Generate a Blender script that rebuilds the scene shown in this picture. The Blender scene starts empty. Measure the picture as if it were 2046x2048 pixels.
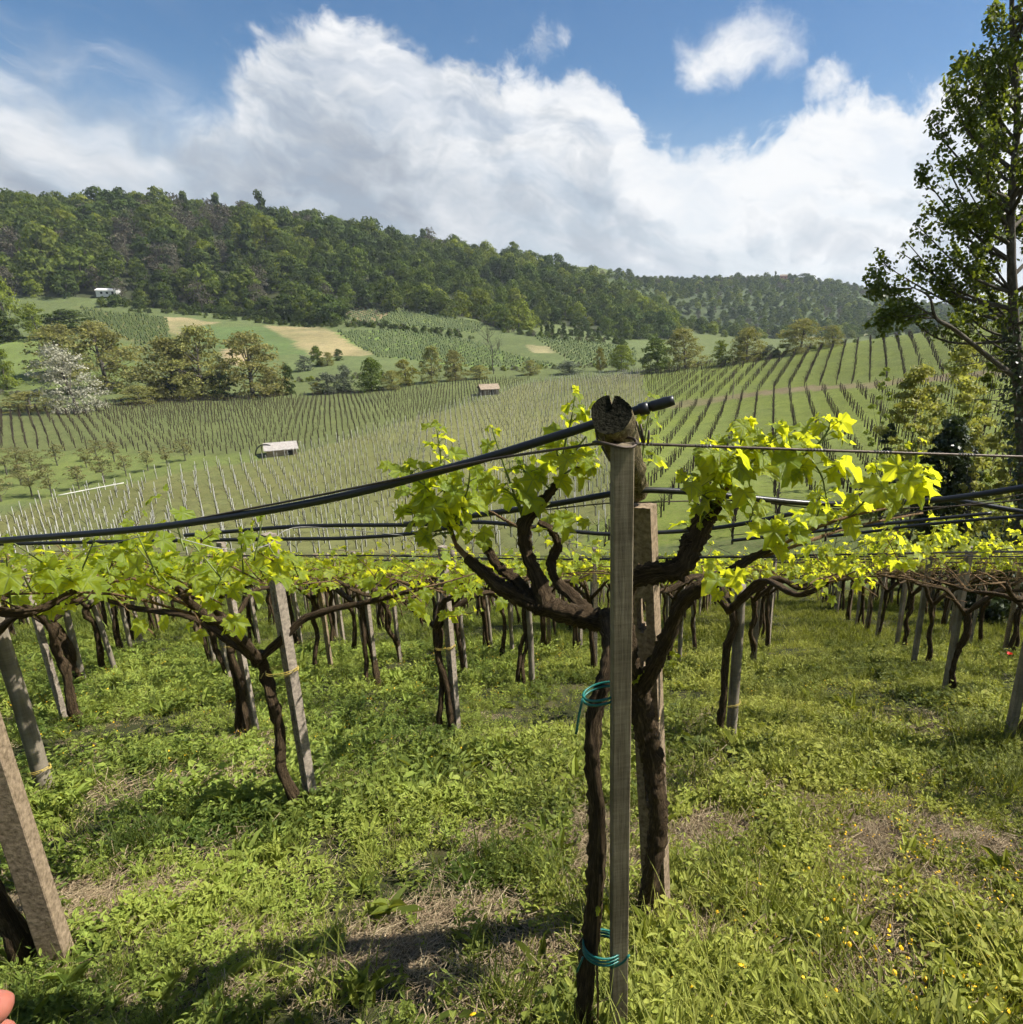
import bpy, math, random
import numpy as np
from mathutils import Vector, Matrix, Euler, Quaternion

scene = bpy.context.scene
COL = scene.collection
R = math.radians

# ------------------------------------------------------------------ camera
# 2046-wide photograph measured on a 1930-wide sheet; f, cx, cy are in those units
SHEET, FPX, CX, CY, PITCH = 1930.0, 1229.0, 1146.0, 966.0, R(17.0)
cam = bpy.data.cameras.new("camera")
cam.sensor_width = 36.0
cam.lens = FPX / SHEET * 36.0
cam.shift_x = (SHEET / 2 - CX) / SHEET
cam.clip_start, cam.clip_end = 0.05, 60000
cam_o = bpy.data.objects.new("camera", cam)
COL.objects.link(cam_o)
cam_o.rotation_euler = (R(90) - PITCH, 0, 0)
scene.camera = cam_o

# ------------------------------------------------------------------ light
SUN_AZ, SUN_EL = R(82), R(50)          # azimuth from +Y towards +X
sd = Vector((math.sin(SUN_AZ) * math.cos(SUN_EL), math.cos(SUN_AZ) * math.cos(SUN_EL), math.sin(SUN_EL)))
sl = bpy.data.lights.new("sun", 'SUN')
sl.energy, sl.angle, sl.color = 5.0, R(0.53), (1.0, 0.955, 0.87)
so = bpy.data.objects.new("sun", sl)
COL.objects.link(so)
so.rotation_euler = (-sd).to_track_quat('-Z', 'Y').to_euler()
scene.view_settings.view_transform = 'Standard'
scene.view_settings.look = 'None'
scene.view_settings.exposure = 0.9
scene.view_settings.gamma = 1.0
scene.view_settings.use_curve_mapping = False
cy_ = scene.cycles
cy_.use_denoising = True
cy_.use_adaptive_sampling, cy_.adaptive_threshold, cy_.adaptive_min_samples, cy_.use_light_tree = True, 0.045, 20, False
cy_.max_bounces, cy_.diffuse_bounces, cy_.glossy_bounces = 6, 3, 2
cy_.transmission_bounces, cy_.transparent_max_bounces, cy_.volume_bounces = 4, 6, 0
cy_.sample_clamp_indirect = 4.0
cy_.caustics_reflective = cy_.caustics_refractive = False

_sp, _cp = math.sin(PITCH), math.cos(PITCH)
def ray(x, y):
    a, b = (x - CX) / FPX, -(y - CY) / FPX
    return np.array([a, _cp + b * _sp, -_sp + b * _cp])
def P(x, y, Y):
    """world point seen at sheet position x,y whose forward distance is Y metres"""
    r = ray(x, y)
    return r * (Y / r[1])
def proj(V):
    V = np.asarray(V, float)
    d = V[..., 1] * _cp - V[..., 2] * _sp
    u = V[..., 1] * _sp + V[..., 2] * _cp
    return CX + FPX * V[..., 0] / d, CY - FPX * u / d, d

# ------------------------------------------------------------------ node helpers
class NT:
    def __init__(s, tree):
        s.t = tree; s.n = tree.nodes; s.l = tree.links
        s.n.clear()
    def new(s, typ, **kw):
        nd = s.n.new(typ)
        for k, v in kw.items():
            if k.startswith('i_'):
                key = k[2:].replace('_', ' ')
                s.put(nd.inputs[int(key)] if key.isdigit() else nd.inputs[key], v)
            else:
                setattr(nd, k, v)
        return nd
    def put(s, sock, v):
        if isinstance(v, bpy.types.NodeSocket): s.l.new(v, sock)
        elif isinstance(v, bpy.types.Node): s.l.new(v.outputs[0], sock)
        else:
            if sock.type == 'RGBA' and len(v) == 3: v = (*v, 1)
            sock.default_value = v
    def math(s, op, a, b=0.0, c=None, clamp=False):
        nd = s.new('ShaderNodeMath', operation=op, use_clamp=clamp)
        s.put(nd.inputs[0], a); s.put(nd.inputs[1], b)
        if c is not None: s.put(nd.inputs[2], c)
        return nd.outputs[0]
    def mix(s, f, a, b, blend='MIX'):
        nd = s.new('ShaderNodeMix', data_type='RGBA', blend_type=blend)
        s.put(nd.inputs[0], f); s.put(nd.inputs[6], a); s.put(nd.inputs[7], b)
        return nd.outputs[2]
    def mapr(s, v, a, b, c=0.0, d=1.0, smooth=False):
        nd = s.new('ShaderNodeMapRange', interpolation_type='SMOOTHSTEP' if smooth else 'LINEAR')
        for k, x in enumerate((v, a, b, c, d)): s.put(nd.inputs[k], x)
        return nd.outputs[0]
    def ramp(s, v, stops):
        nd = s.new('ShaderNodeValToRGB')
        e = nd.color_ramp.elements
        while len(e) < len(stops): e.new(0.5)
        for el, (p, c) in zip(e, stops):
            el.position = p; el.color = (*c, 1) if len(c) == 3 else c
        s.put(nd.inputs[0], v)
        return nd.outputs[0]
    def noise(s, vec, scale, detail=4, rough=0.55, dist=0.0):
        nd = s.new('ShaderNodeTexNoise')
        if vec is not None: s.put(nd.inputs['Vector'], vec)
        nd.inputs['Scale'].default_value = scale
        nd.inputs['Detail'].default_value = detail
        nd.inputs['Roughness'].default_value = rough
        nd.inputs['Distortion'].default_value = dist
        return nd

# ------------------------------------------------------------------ sky
world = bpy.data.worlds.new("World")
scene.world = world
world.use_nodes = True
w = NT(world.node_tree)
def azel(x, y):
    r = ray(x, y)
    return math.atan2(r[0], r[1]), math.atan2(r[2], math.hypot(r[0], r[1]))
tc = w.new('ShaderNodeTexCoord')
sep = w.new('ShaderNodeSeparateXYZ', i_0=tc.outputs['Generated'])
az = w.math('ARCTAN2', sep.outputs[0], sep.outputs[1])
el = w.math('ARCSINE', sep.outputs[2])
sky = w.new('ShaderNodeTexSky', sky_type='NISHITA', sun_disc=False, sun_elevation=SUN_EL, sun_rotation=SUN_AZ,
            altitude=100.0, air_density=1.0, dust_density=0.4, ozone_density=2.2)
# domain for the clouds: azimuth / elevation, warped
av = w.new('ShaderNodeCombineXYZ', i_0=az, i_1=el)
nw = w.noise(av, 5.0, 4, 0.55)
wv = w.new('ShaderNodeVectorMath', operation='SUBTRACT', i_0=nw.outputs['Color'], i_1=(0.5, 0.5, 0.5))
wv2 = w.new('ShaderNodeVectorMath', operation='SCALE', i_0=wv); wv2.inputs['Scale'].default_value = 0.13
cv = w.new('ShaderNodeVectorMath', operation='ADD', i_0=av, i_1=wv2)
big = w.noise(cv, 7.0, 7, 0.58)
fine = w.noise(cv, 24.0, 5, 0.6)
# elevation of the cloud tops along the azimuth (they go on all round as a broken bank)
tops = [(-500, 120), (-250, 170), (0, 70), (150, 78), (300, 130), (385, 165), (402, 120), (440, 85), (520, 60), (590, 40), (640, 12), (700, 22), (790, 75), (880, 110), (960, 130), (1040, 118), (1100, 105),
        (1165, 140), (1200, 190), (1225, 245), (1265, 275), (1330, 262), (1395, 238), (1500, 232), (1540, 192), (1620, 175), (1720, 145), (1800, 118), (1930, 95), (2150, 60)]
pts = [(0.0, 0.34), (0.18, 0.5)]
for x, y in tops:
    a, e = azel(x, y)
    pts.append((a / (2 * math.pi) + 0.5, e))
pts += [(0.80, 0.5), (1.0, 0.34)]
cur = w.new('ShaderNodeFloatCurve')
cm = cur.mapping; c0 = cm.curves[0]
while len(c0.points) < len(pts): c0.points.new(0.5, 0.5)
for cp_, (a, e) in zip(c0.points, pts):
    cp_.location = (a, e); cp_.handle_type = 'VECTOR'
cm.update()
an = w.math('MULTIPLY_ADD', az, 1 / (2 * math.pi), 0.5)
sw = w.new('ShaderNodeSeparateXYZ', i_0=wv2)
an2 = w.math('MULTIPLY_ADD', sw.outputs[0], 0.16, an)
w.put(cur.inputs['Value'], an2)
bn = w.math('SUBTRACT', big.outputs[0], 0.5)
fnn = w.math('SUBTRACT', fine.outputs[0], 0.5)
dep = w.math('SUBTRACT', cur.outputs[0], el)                       # how far below the tops
dep = w.math('MULTIPLY_ADD', bn, 0.13, dep)
dep = w.math('MULTIPLY_ADD', fnn, 0.095, dep)
soft = w.mapr(az, azel(300, 100)[0], azel(470, 100)[0], 0.12, 0.034)   # wispy to the left, crisp cumulus beyond
soft = w.math('MAXIMUM', soft, 0.034)
deck = w.math('DIVIDE', dep, soft)
deck = w.mapr(deck, -0.15, 0.95, 0, 1, True)
# long thin streaks in the upper left, falling to the right
rv_ = w.new('ShaderNodeVectorRotate', rotation_type='Z_AXIS', i_Vector=cv.outputs[0], i_Angle=0.42)
stv = w.new('ShaderNodeVectorMath', operation='MULTIPLY', i_0=rv_.outputs[0], i_1=(1.0, 5.5, 1.0))
strk = w.noise(stv.outputs[0], 4.2, 6, 0.62)
leftish = w.mapr(az, azel(60, 100)[0], azel(430, 150)[0], 1.0, 0.0, True)
hi = w.mapr(el, azel(200, 30)[1], azel(200, 170)[1], 0.25, 1.0, True)
wisp = w.math('MULTIPLY', w.math('MULTIPLY', w.mapr(strk.outputs[0], 0.42, 0.72, 0, .85, True), leftish), hi)
def blob(x, y, rx, ry, amp_noise=0.9):
    a, e = azel(x, y)
    a1, _ = azel(x + rx, y); _, e1 = azel(x, y - ry)
    dx = w.math('DIVIDE', w.math('SUBTRACT', az, a), abs(a1 - a))
    dy = w.math('DIVIDE', w.math('SUBTRACT', el, e), abs(e1 - e))
    d2 = w.math('ADD', w.math('MULTIPLY', dx, dx), w.math('MULTIPLY', dy, dy))
    v = w.math('SUBTRACT', 1.0, d2)
    v = w.math('MULTIPLY_ADD', bn, amp_noise * 4.2, v)
    v = w.math('MULTIPLY_ADD', fnn, amp_noise * 2.6, v)
    return w.mapr(v, -0.3, 1.7, 0, 1, True)
mask = w.math('MAXIMUM', deck, wisp)
for b in [(1390, 98, 135, 82, 1.0), (1330, 120, 70, 60, 1.1), (1560, 145, 40, 50, 1.4), (1035, 85, 45, 50, 1.2)]:
    mask = w.math('MAXIMUM', mask, blob(*b))
# small gap of blue inside the bank, thin veils low down
thin = w.noise(w.new('ShaderNodeVectorMath', operation='MULTIPLY', i_0=cv, i_1=(1.0, 3.2, 1.0)), 6.0, 5, 0.6)
veil = w.mapr(thin.outputs[0], 0.36, 0.60, 0.76, 1.0, True)
low = w.mapr(el, 0.05, 0.34, 0.0, 1.0, True)
mask = w.math('MULTIPLY', mask, veil)
# cloud shade: grey-blue bellies, bright tops and a brighter side towards the sun
lightside = w.noise(w.new('ShaderNodeVectorMath', operation='ADD', i_0=cv, i_1=(0.03, 0.035, 0.0)), 7.0, 4, 0.5)
rel = w.math('SUBTRACT', big.outputs[0], lightside.outputs[0])
form = w.mapr(rel, -0.10, 0.10, 0.0, 1.0, True)
topn = w.mapr(dep, 0.02, 0.20, 1.0, 0.0, True)
sunside = w.mapr(az, azel(550, 200)[0], azel(1650, 200)[0], 0.0, 1.0, True)
bright = w.math('MULTIPLY_ADD', form, 0.30, 0.10)
bright = w.math('MULTIPLY_ADD', topn, 0.34, bright)
bright = w.math('MULTIPLY_ADD', sunside, 0.42, bright)
streak = w.mapr(w.math('ADD', w.math('MULTIPLY', thin.outputs[0], .5), w.math('MULTIPLY', strk.outputs[0], .5)), 0.36, 0.64, -0.20, 0.20)
lowb = w.math('MULTIPLY', w.mapr(el, 0.08, 0.32, 1.0, 0.0, True), w.math('SUBTRACT', 1.0, sunside))
bright = w.math('MULTIPLY_ADD', lowb, -0.06, bright)
bright = w.math('ADD', bright, streak)
ccol = w.ramp(bright, [(0.10, (0.36, 0.40, 0.46)), (0.42, (0.56, 0.605, 0.66)), (0.80, (0.92, 0.925, 0.93))])
cl = w.new('ShaderNodeVectorMath', operation='SCALE', i_0=ccol); cl.inputs['Scale'].default_value = 9.4
skyg = w.new('ShaderNodeHueSaturation', i_Color=sky.outputs[0], i_Saturation=1.22)
# towards the horizon the clear air itself pales
pale = w.mapr(el, 0.0, 0.30, 0.55, 0.0, True)
skyp = w.mix(pale, skyg.outputs[0], (6.2, 7.3, 8.4))
allc = w.mix(mask, skyp, cl.outputs[0])
bg = w.new('ShaderNodeBackground', i_Color=allc, i_Strength=0.061)
wo = w.new('ShaderNodeOutputWorld', i_Surface=bg)
world.cycles.sampling_method = 'MANUAL'
world.cycles.sample_map_resolution = 1024
# ------------------------------------------------------------------ mesh helpers
def np_mesh(name, V, faces, smooth=False, attrs=None, uv=None):
    """V (n,3); faces: list of (m,k) int arrays"""
    me = bpy.data.meshes.new(name)
    V = np.ascontiguousarray(V, dtype=np.float32)
    me.vertices.add(len(V)); me.vertices.foreach_set('co', V.ravel())
    faces = [np.asarray(f, dtype=np.int32) for f in faces if len(f)]
    if faces:
        li = np.concatenate([f.ravel() for f in faces])
        st, acc = [], 0
        for f in faces:
            m, k = f.shape
            st.append(acc + np.arange(m) * k); acc += m * k
        st = np.concatenate(st).astype(np.int32)
        me.loops.add(len(li)); me.loops.foreach_set('vertex_index', li)
        me.polygons.add(len(st)); me.polygons.foreach_set('loop_start', st)
        me.polygons.foreach_set('use_smooth', np.full(len(st), bool(smooth)))
        if uv is not None:
            ul = me.uv_layers.new(name='UVMap')
            ul.data.foreach_set('uv', np.ascontiguousarray(np.asarray(uv, np.float32)[li]).ravel())
    for k, a in (attrs or {}).items():
        a = np.asarray(a, np.float32)
        if a.ndim == 1:
            at = me.attributes.new(k, 'FLOAT', 'POINT'); at.data.foreach_set('value', a)
        else:
            at = me.attributes.new(k, 'FLOAT_COLOR', 'POINT')
            if a.shape[1] == 3: a = np.c_[a, np.ones(len(a), np.float32)]
            at.data.foreach_set('color', np.ascontiguousarray(a).ravel())
    me.update(calc_edges=True)
    return me

class MB:
    """collects pieces of ONE part"""
    def __init__(s): s.V, s.F, s.T, s.U, s.n = [], {}, [], [], 0
    def add(s, V, faces, tint=0.0, uv=None):
        V = np.asarray(V, float)
        for f in faces:
            f = np.asarray(f, dtype=np.int64)
            if len(f): s.F.setdefault(f.shape[1], []).append(f + s.n)
        s.V.append(V); s.n += len(V)
        s.T.append(np.broadcast_to(np.asarray(tint, float), (len(V),)))
        s.U.append(np.zeros((len(V), 2)) if uv is None else np.asarray(uv, float))
        return s
    def box(s, size, loc=(0, 0, 0), rot=None, tint=0.0):
        a = np.array([[x, y, z] for x in (-.5, .5) for y in (-.5, .5) for z in (-.5, .5)]) * np.array(size)
        if rot is not None: a = a @ np.array(rot).T
        f = [[0, 1, 3, 2], [4, 6, 7, 5], [0, 4, 5, 1], [2, 3, 7, 6], [0, 2, 6, 4], [1, 5, 7, 3]]
        return s.add(a + np.array(loc), [np.array(f)], tint, a[:, [0, 2]])
    def mesh(s, name, smooth=False):
        V = np.concatenate(s.V)
        return np_mesh(name, V, [np.concatenate(f) for f in s.F.values()], smooth,
                       {'tint': np.concatenate(s.T)}, np.concatenate(s.U))

def link(name, me, mat=None, parent=None, loc=None):
    o = bpy.data.objects.new(name, me); COL.objects.link(o)
    if mat is not None and me is not None and not me.materials: me.materials.append(mat)
    if parent is not None: o.parent = parent
    if loc is not None: o.location = loc
    return o
def tag(o, label=None, cat=None, group=None, kind=None):
    if label: o['label'] = label
    if cat: o['category'] = cat
    if group: o['group'] = group
    if kind: o['kind'] = kind
    return o
def empty(name, loc=(0, 0, 0), **kw):
    o = bpy.data.objects.new(name, None); COL.objects.link(o)
    o.location = loc; o.empty_display_size = 0.1
    return tag(o, **kw)
def copy_tree(root):
    r = root.copy(); COL.objects.link(r)
    for ch in root.children:
        c = ch.copy(); COL.objects.link(c); c.parent = r
    return r

def catmull(pts, n):
    p = np.asarray(pts, float)
    p = np.vstack([2 * p[0] - p[1], p, 2 * p[-1] - p[-2]])
    m = len(p) - 3
    t = np.linspace(0, m, n); i = np.minimum(t.astype(int), m - 1); u = (t - i)[:, None]
    a, b, c, d = p[i], p[i + 1], p[i + 2], p[i + 3]
    return 0.5 * (2 * b + (c - a) * u + (2 * a - 5 * b + 4 * c - d) * u ** 2 + (3 * b - a - 3 * c + d) * u ** 3)

def tube(mb, pts, radii, sides=8, n=None, rough=0.0, rng=None, tint=0.0, cap=True, lobes=0.0):
    """smooth tapered tube along pts"""
    n = n or len(pts) * 4
    r = np.interp(np.linspace(0, 1, n), np.linspace(0, 1, len(radii)), radii)
    c = catmull(pts, n) if len(pts) > 2 else np.linspace(np.asarray(pts[0], float), np.asarray(pts[-1], float), n)
    tg = np.gradient(c, axis=0); tg /= np.linalg.norm(tg, axis=1)[:, None] + 1e-9
    ref = np.array([0.0, 0, 1]) if abs(tg[0][2]) < 0.8 else np.array([1.0, 0, 0])
    nn = np.zeros_like(c)
    v = ref - tg[0] * ref.dot(tg[0]); v /= np.linalg.norm(v); nn[0] = v
    for i in range(1, n):
        v = v - tg[i] * v.dot(tg[i]); v /= np.linalg.norm(v) + 1e-9; nn[i] = v
    bb = np.cross(tg, nn)
    th = np.linspace(0, 2 * math.pi, sides, endpoint=False)
    rr = np.repeat(r[:, None], sides, 1)
    if rough and rng is not None:
        rr = rr * (1 + rng.normal(0, rough, rr.shape))
        ph = np.cumsum(rng.normal(0, .25, n))[:, None]
        rr = rr * (1 + lobes * np.sin(3 * th[None] + ph) + lobes * .6 * np.sin(2 * th[None] - 1.7 * ph))
    V = c[:, None] + rr[..., None] * (np.cos(th)[None, :, None] * nn[:, None] + np.sin(th)[None, :, None] * bb[:, None])
    V = V.reshape(-1, 3)
    i, j = np.meshgrid(np.arange(n - 1), np.arange(sides), indexing='ij')
    a = (i * sides + j).ravel(); b = (i * sides + (j + 1) % sides).ravel()
    F = np.stack([a, b, b + sides, a + sides], 1)
    L = np.r_[0, np.cumsum(np.linalg.norm(np.diff(c, axis=0), axis=1))]
    U = np.stack([np.tile(th / (2 * math.pi), n), np.repeat(L, sides)], 1)
    f3 = []
    if cap:
        V = np.vstack([V, c[0], c[-1]]); U = np.vstack([U, [0, 0], [0, L[-1]]])
        k0, k1 = n * sides, n * sides + 1
        for j in range(sides):
            f3.append([k0, (j + 1) % sides, j]); f3.append([k1, (n - 1) * sides + j, (n - 1) * sides + (j + 1) % sides])
    mb.add(V, [F, np.array(f3).reshape(-1, 3)], tint, U)
    return c

# ------------------------------------------------------------------ terrain
SLOPE, EYE = 0.40, 1.65
_ctl = [  # sheet x, y, forward distance: where the ground is seen
 (0,1000,70),(400,1000,66),(800,1000,61),(1100,980,55),(1300,930,60),(1600,930,55),(1850,930,45),
 (0,930,86),(300,900,93),(600,900,91),(900,880,93),(1200,860,90),(1450,850,86),(1612,830,84),(1800,850,70),
 (0,800,132),(300,800,132),(600,800,132),(900,790,140),(1200,780,140),(1475,737,135),(1700,722,125),(1900,700,110),
 (0,765,168),(300,755,176),(600,748,185),(900,722,200),(1200,700,215),(1400,675,205),(1550,655,192),(1700,635,182),(1930,597,172),(2300,560,150),
 (60,720,215),(60,640,255),(300,680,242),(500,700,232),(700,690,236),(900,690,250),(1150,670,272),
 (200,590,322),(300,600,312),(450,640,282),(600,630,297),(700,640,292),(900,640,302),(1000,625,332),(1180,650,312),
 (-150,560,330),(60,560,337),(200,560,342),(400,580,342),(600,610,332),(800,590,352),(950,615,372),(1100,630,392),(1250,640,425),
 (-300,400,440),(0,412,440),(300,418,450),(500,444,452),(650,472,455),(800,502,472),(950,518,500),(1100,545,522),(1200,580,545),
 (1150,536,800),(1300,536,850),(1420,533,880),(1540,533,900),(1640,556,880),(1720,590,850),(1860,605,840),(1250,630,610),(1400,625,620),(1600,617,620),(1750,612,620)]
_cw = [tuple(P(*c)) for c in _ctl]
_cw += [(x, y, -EYE - SLOPE * y) for x in (-45, -22, 0, 22, 45) for y in (-12, 0, 10, 20, 30)]
_cw += [(60, 300, -24), (120, 330, -20), (220, 320, -12), (-300, 650, 56), (0, 680, 40), (60, 420, -20), (130, 480, -20), (250, 480, -18), (-600, 500, 50), (-500, 250, -8), (-350, 120, -22), (-200, 20, -12), (200, 60, -2), (320, 160, 6),
        (100, 1150, 25), (300, 1200, 20), (-400, 1200, 40), (600, 900, 0), (700, 400, 0)]
_cw = np.array(_cw)
def _ker(a, b, c=9.0):
    return np.sqrt(((a[:, None, :2] - b[None, :, :2]) ** 2).sum(-1) + c * c)
_A = _ker(_cw, _cw) + np.eye(len(_cw)) * 0.4
_m0 = _cw[:, 2].mean()
_wts = np.linalg.solve(_A, _cw[:, 2] - _m0)
def sstep(a, b, x):
    t = np.clip((x - a) / (b - a), 0, 1); return t * t * (3 - 2 * t)
def Hraw(x, y):
    q = np.stack([x, y], 1); out = np.empty(len(q))
    for i in range(0, len(q), 20000):
        out[i:i + 20000] = _ker(q[i:i + 20000], _cw) @ _wts + _m0
    return np.clip(out, -34, 90)
_rngT = np.random.default_rng(5)
_wv = [(_rngT.uniform(0, 6.28), _rngT.uniform(.25, 2.2), _rngT.uniform(0, 6.28)) for _ in range(14)]
def bumps(x, y):
    s = 0
    for a, k, p in _wv: s = s + np.sin(k * (x * math.cos(a) + y * math.sin(a)) + p) / (1 + 1.5 * k)
    return s * 0.028
def H(x, y):
    x = np.atleast_1d(np.asarray(x, float)); y = np.atleast_1d(np.asarray(y, float))
    sh = x.shape; x = x.ravel(); y = y.ravel()
    far = Hraw(x, y)
    yy = np.maximum(y, -14)
    near = -EYE - SLOPE * yy
    k = sstep(27, 42, y) + sstep(38, 70, np.abs(x)); k = np.clip(k, 0, 1)
    return (near * (1 - k) + far * k + bumps(x, y) * (1 - 0.0 * k)).reshape(sh)
def h1(x, y): return float(H(x, y)[0])
def at(x, y, near=3.0, far=1500.0):
    """where the sight line through sheet point x,y meets the ground"""
    r = ray(x, y); r = r / r[1]
    Y = np.geomspace(near, far, 1400)
    z = H(r[0] * Y, Y)
    below = np.where(r[2] * Y < z)[0]
    if len(below) == 0: return r * far
    i = max(below[0], 1)
    a, b = Y[i - 1], Y[i]
    for _ in range(12):
        m = .5 * (a + b)
        if r[2] * m < h1(r[0] * m, m): b = m
        else: a = m
    v = r * b; v[2] = h1(v[0], v[1]); return v
def inpoly(x, y, poly):
    x = np.asarray(x); y = np.asarray(y); c = np.zeros(x.shape, bool)
    n = len(poly)
    for i in range(n):
        x1, y1 = poly[i]; x2, y2 = poly[(i + 1) % n]
        if y1 == y2: continue
        hit = ((y1 > y) != (y2 > y)) & (x < (x2 - x1) * (y - y1) / (y2 - y1) + x1)
        c ^= hit
    return c
def wpoly(px, **k): return [tuple(at(x, y, **k)[:2]) for x, y in px]

def axis(segs):
    out = [segs[0][0]]
    for a, b, st in segs:
        n = max(1, int(round((b - a) / st))); out += list(a + (b - a) * (np.arange(n) + 1) / n)
    return np.array(out)
gx = axis([(-900, -330, 10), (-330, -60, 2.2), (-60, -14, 1.0), (-14, -6, .4), (-6, 6, 0.16), (6, 14, .4), (14, 60, 1.0), (60, 200, 2.2), (200, 800, 8)])
gy = axis([(-30, -1, 1.0), (-1, 8, 0.16), (8, 14, .4), (14, 60, 1.0), (60, 370, 1.6), (370, 540, 4), (540, 1300, 10)])
X, Y_ = np.meshgrid(gx, gy, indexing='xy')
xf, yf = X.ravel(), Y_.ravel()
zf = H(xf, yf)
# --- land use in plan
rngc = np.random.default_rng(11)
def wob(x, y, k, s):
    r_ = np.random.default_rng(s); v = 0
    for i in range(7):
        a = r_.uniform(0, 6.28); q = k * r_.uniform(.5, 2.2); v = v + np.sin(q * (x * math.cos(a) + y * math.sin(a)) + r_.uniform(0, 6.28))
    return v / 4.0
colr = np.tile(np.array([0.105, 0.130, 0.045]), (len(xf), 1))
jx, jy = xf + wob(xf, yf, .09, 1) * 1.6 + wob(xf, yf, .4, 12) * 1.2, yf + wob(xf, yf, .09, 2) * 1.6 + wob(xf, yf, .4, 13) * 1.2
FIELDS = {}
def field(name, px, c, amp=0.12, k=.05, seed=3, **kw):
    pl = wpoly(px, **kw) if len(px[0]) == 2 else px
    FIELDS[name] = pl
    m = inpoly(jx, jy, pl)
    v = 1 + amp * wob(xf[m], yf[m], k, seed)[:, None] + .10 * wob(xf[m], yf[m], .22, seed + 40)[:, None]
    al = np.clip(.86 + .22 * wob(xf[m], yf[m], .25, 14) + .15 * wob(xf[m], yf[m], .06, 15), .25, 1)[:, None]
    colr[m] = np.array(c) * v * al + colr[m] * (1 - al)
K = dict(near=40)
field('white_post_field', [(-150,1052),(-150,1010),(120,940),(330,895),(560,858),(760,800),(900,752),(1010,722),(1200,702),(1225,770),(1180,880),(1140,1000),(1140,1048),(600,1054)], (0.140, 0.142, 0.050), **K)
field('far_flat', [(-200,800),(0,775),(180,762),(420,752),(700,742),(920,718),(1010,716),(900,757),(720,815),(560,856),(350,862),(200,850),(-200,850)], (0.105, 0.122, 0.042), **K)
field('orchard', [(-250,850),(200,848),(360,862),(545,858),(330,897),(120,942),(-250,965)], (0.125, 0.155, 0.042), **K)
field('right_field', [(1130,1048),(1130,1000),(1180,860),(1226,768),(1200,702),(1300,692),(1420,672),(1560,652),(1720,632),(1930,597),(2300,560),(2300,1010),(1700,1045)], (0.135, 0.165, 0.033), **K)
field('dirt_band', [(1228,776),(1360,757),(1480,742),(1700,724),(1900,704),(1900,696),(1700,715),(1480,733),(1360,748),(1232,765)], (0.185, 0.145, 0.085), near=60)
HK = dict(near=190)
field('hill_floor', [(-300,740),(100,725),(560,715),(900,695),(1190,690),(1290,650),(1180,630),(1050,612),(960,628),(900,602),(780,592),(660,580),(640,612),(480,600),(330,590),(200,560),(-300,545)], (0.105, 0.135, 0.05), **HK)
field('rows_olive', [(150,578),(315,600),(330,660),(250,648)], (0.15, 0.15, 0.06), **HK)
field('tan_strip', [(305,598),(420,608),(350,622),(335,640)], (0.29, 0.235, 0.125), **HK)
field('green_strip', [(345,616),(500,616),(600,668),(470,672),(350,640)], (0.090, 0.135, 0.045), **HK)
field('tan_diag', [(500,614),(610,616),(705,672),(590,674)], (0.28, 0.23, 0.115), **HK)
field('tan_low', [(420,660),(470,655),(470,690),(420,690)], (0.33, 0.26, 0.14), **HK)
field('row_green', [(632,626),(780,622),(905,648),(1060,690),(860,690),(715,674)], (0.13, 0.19, 0.045), **HK)
field('upper_brown', [(662,578),(745,582),(700,612),(650,612)], (0.27, 0.21, 0.11), **HK)
field('upper_green', [(745,583),(915,612),(905,630),(705,612)], (0.14, 0.18, 0.055), **HK)
field('tan_patch', [(985,652),(1090,655),(1110,668),(1010,668)], (0.31, 0.27, 0.14), **HK)
field('olive_right', [(1000,630),(1200,660),(1200,690),(1100,690)], (0.13, 0.165, 0.06), **HK)
field('grass_left', [(-200,650),(240,650),(260,720),(-200,740)], (0.125, 0.165, 0.045), **HK)
field('bank_tan', [(320,558),(440,562),(430,570),(330,570)], (0.36, 0.27, 0.16), **HK)
field('far_gap', [(1520,612),(1650,622),(1640,632),(1500,640),(1480,625)], (0.26, 0.24, 0.12), near=230)
# woods floor
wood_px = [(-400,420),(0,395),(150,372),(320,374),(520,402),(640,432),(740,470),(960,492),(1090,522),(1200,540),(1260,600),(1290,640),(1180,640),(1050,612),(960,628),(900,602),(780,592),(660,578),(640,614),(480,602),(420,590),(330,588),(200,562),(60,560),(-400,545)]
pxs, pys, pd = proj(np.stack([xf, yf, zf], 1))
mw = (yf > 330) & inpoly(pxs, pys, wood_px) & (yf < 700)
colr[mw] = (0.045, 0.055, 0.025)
mf = (yf > 560) & (xf > 0)
colr[mf] = np.array((0.07, 0.095, 0.04)) * (1 + .25 * wob(xf[mf], yf[mf], .02, 9)[:, None])
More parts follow.
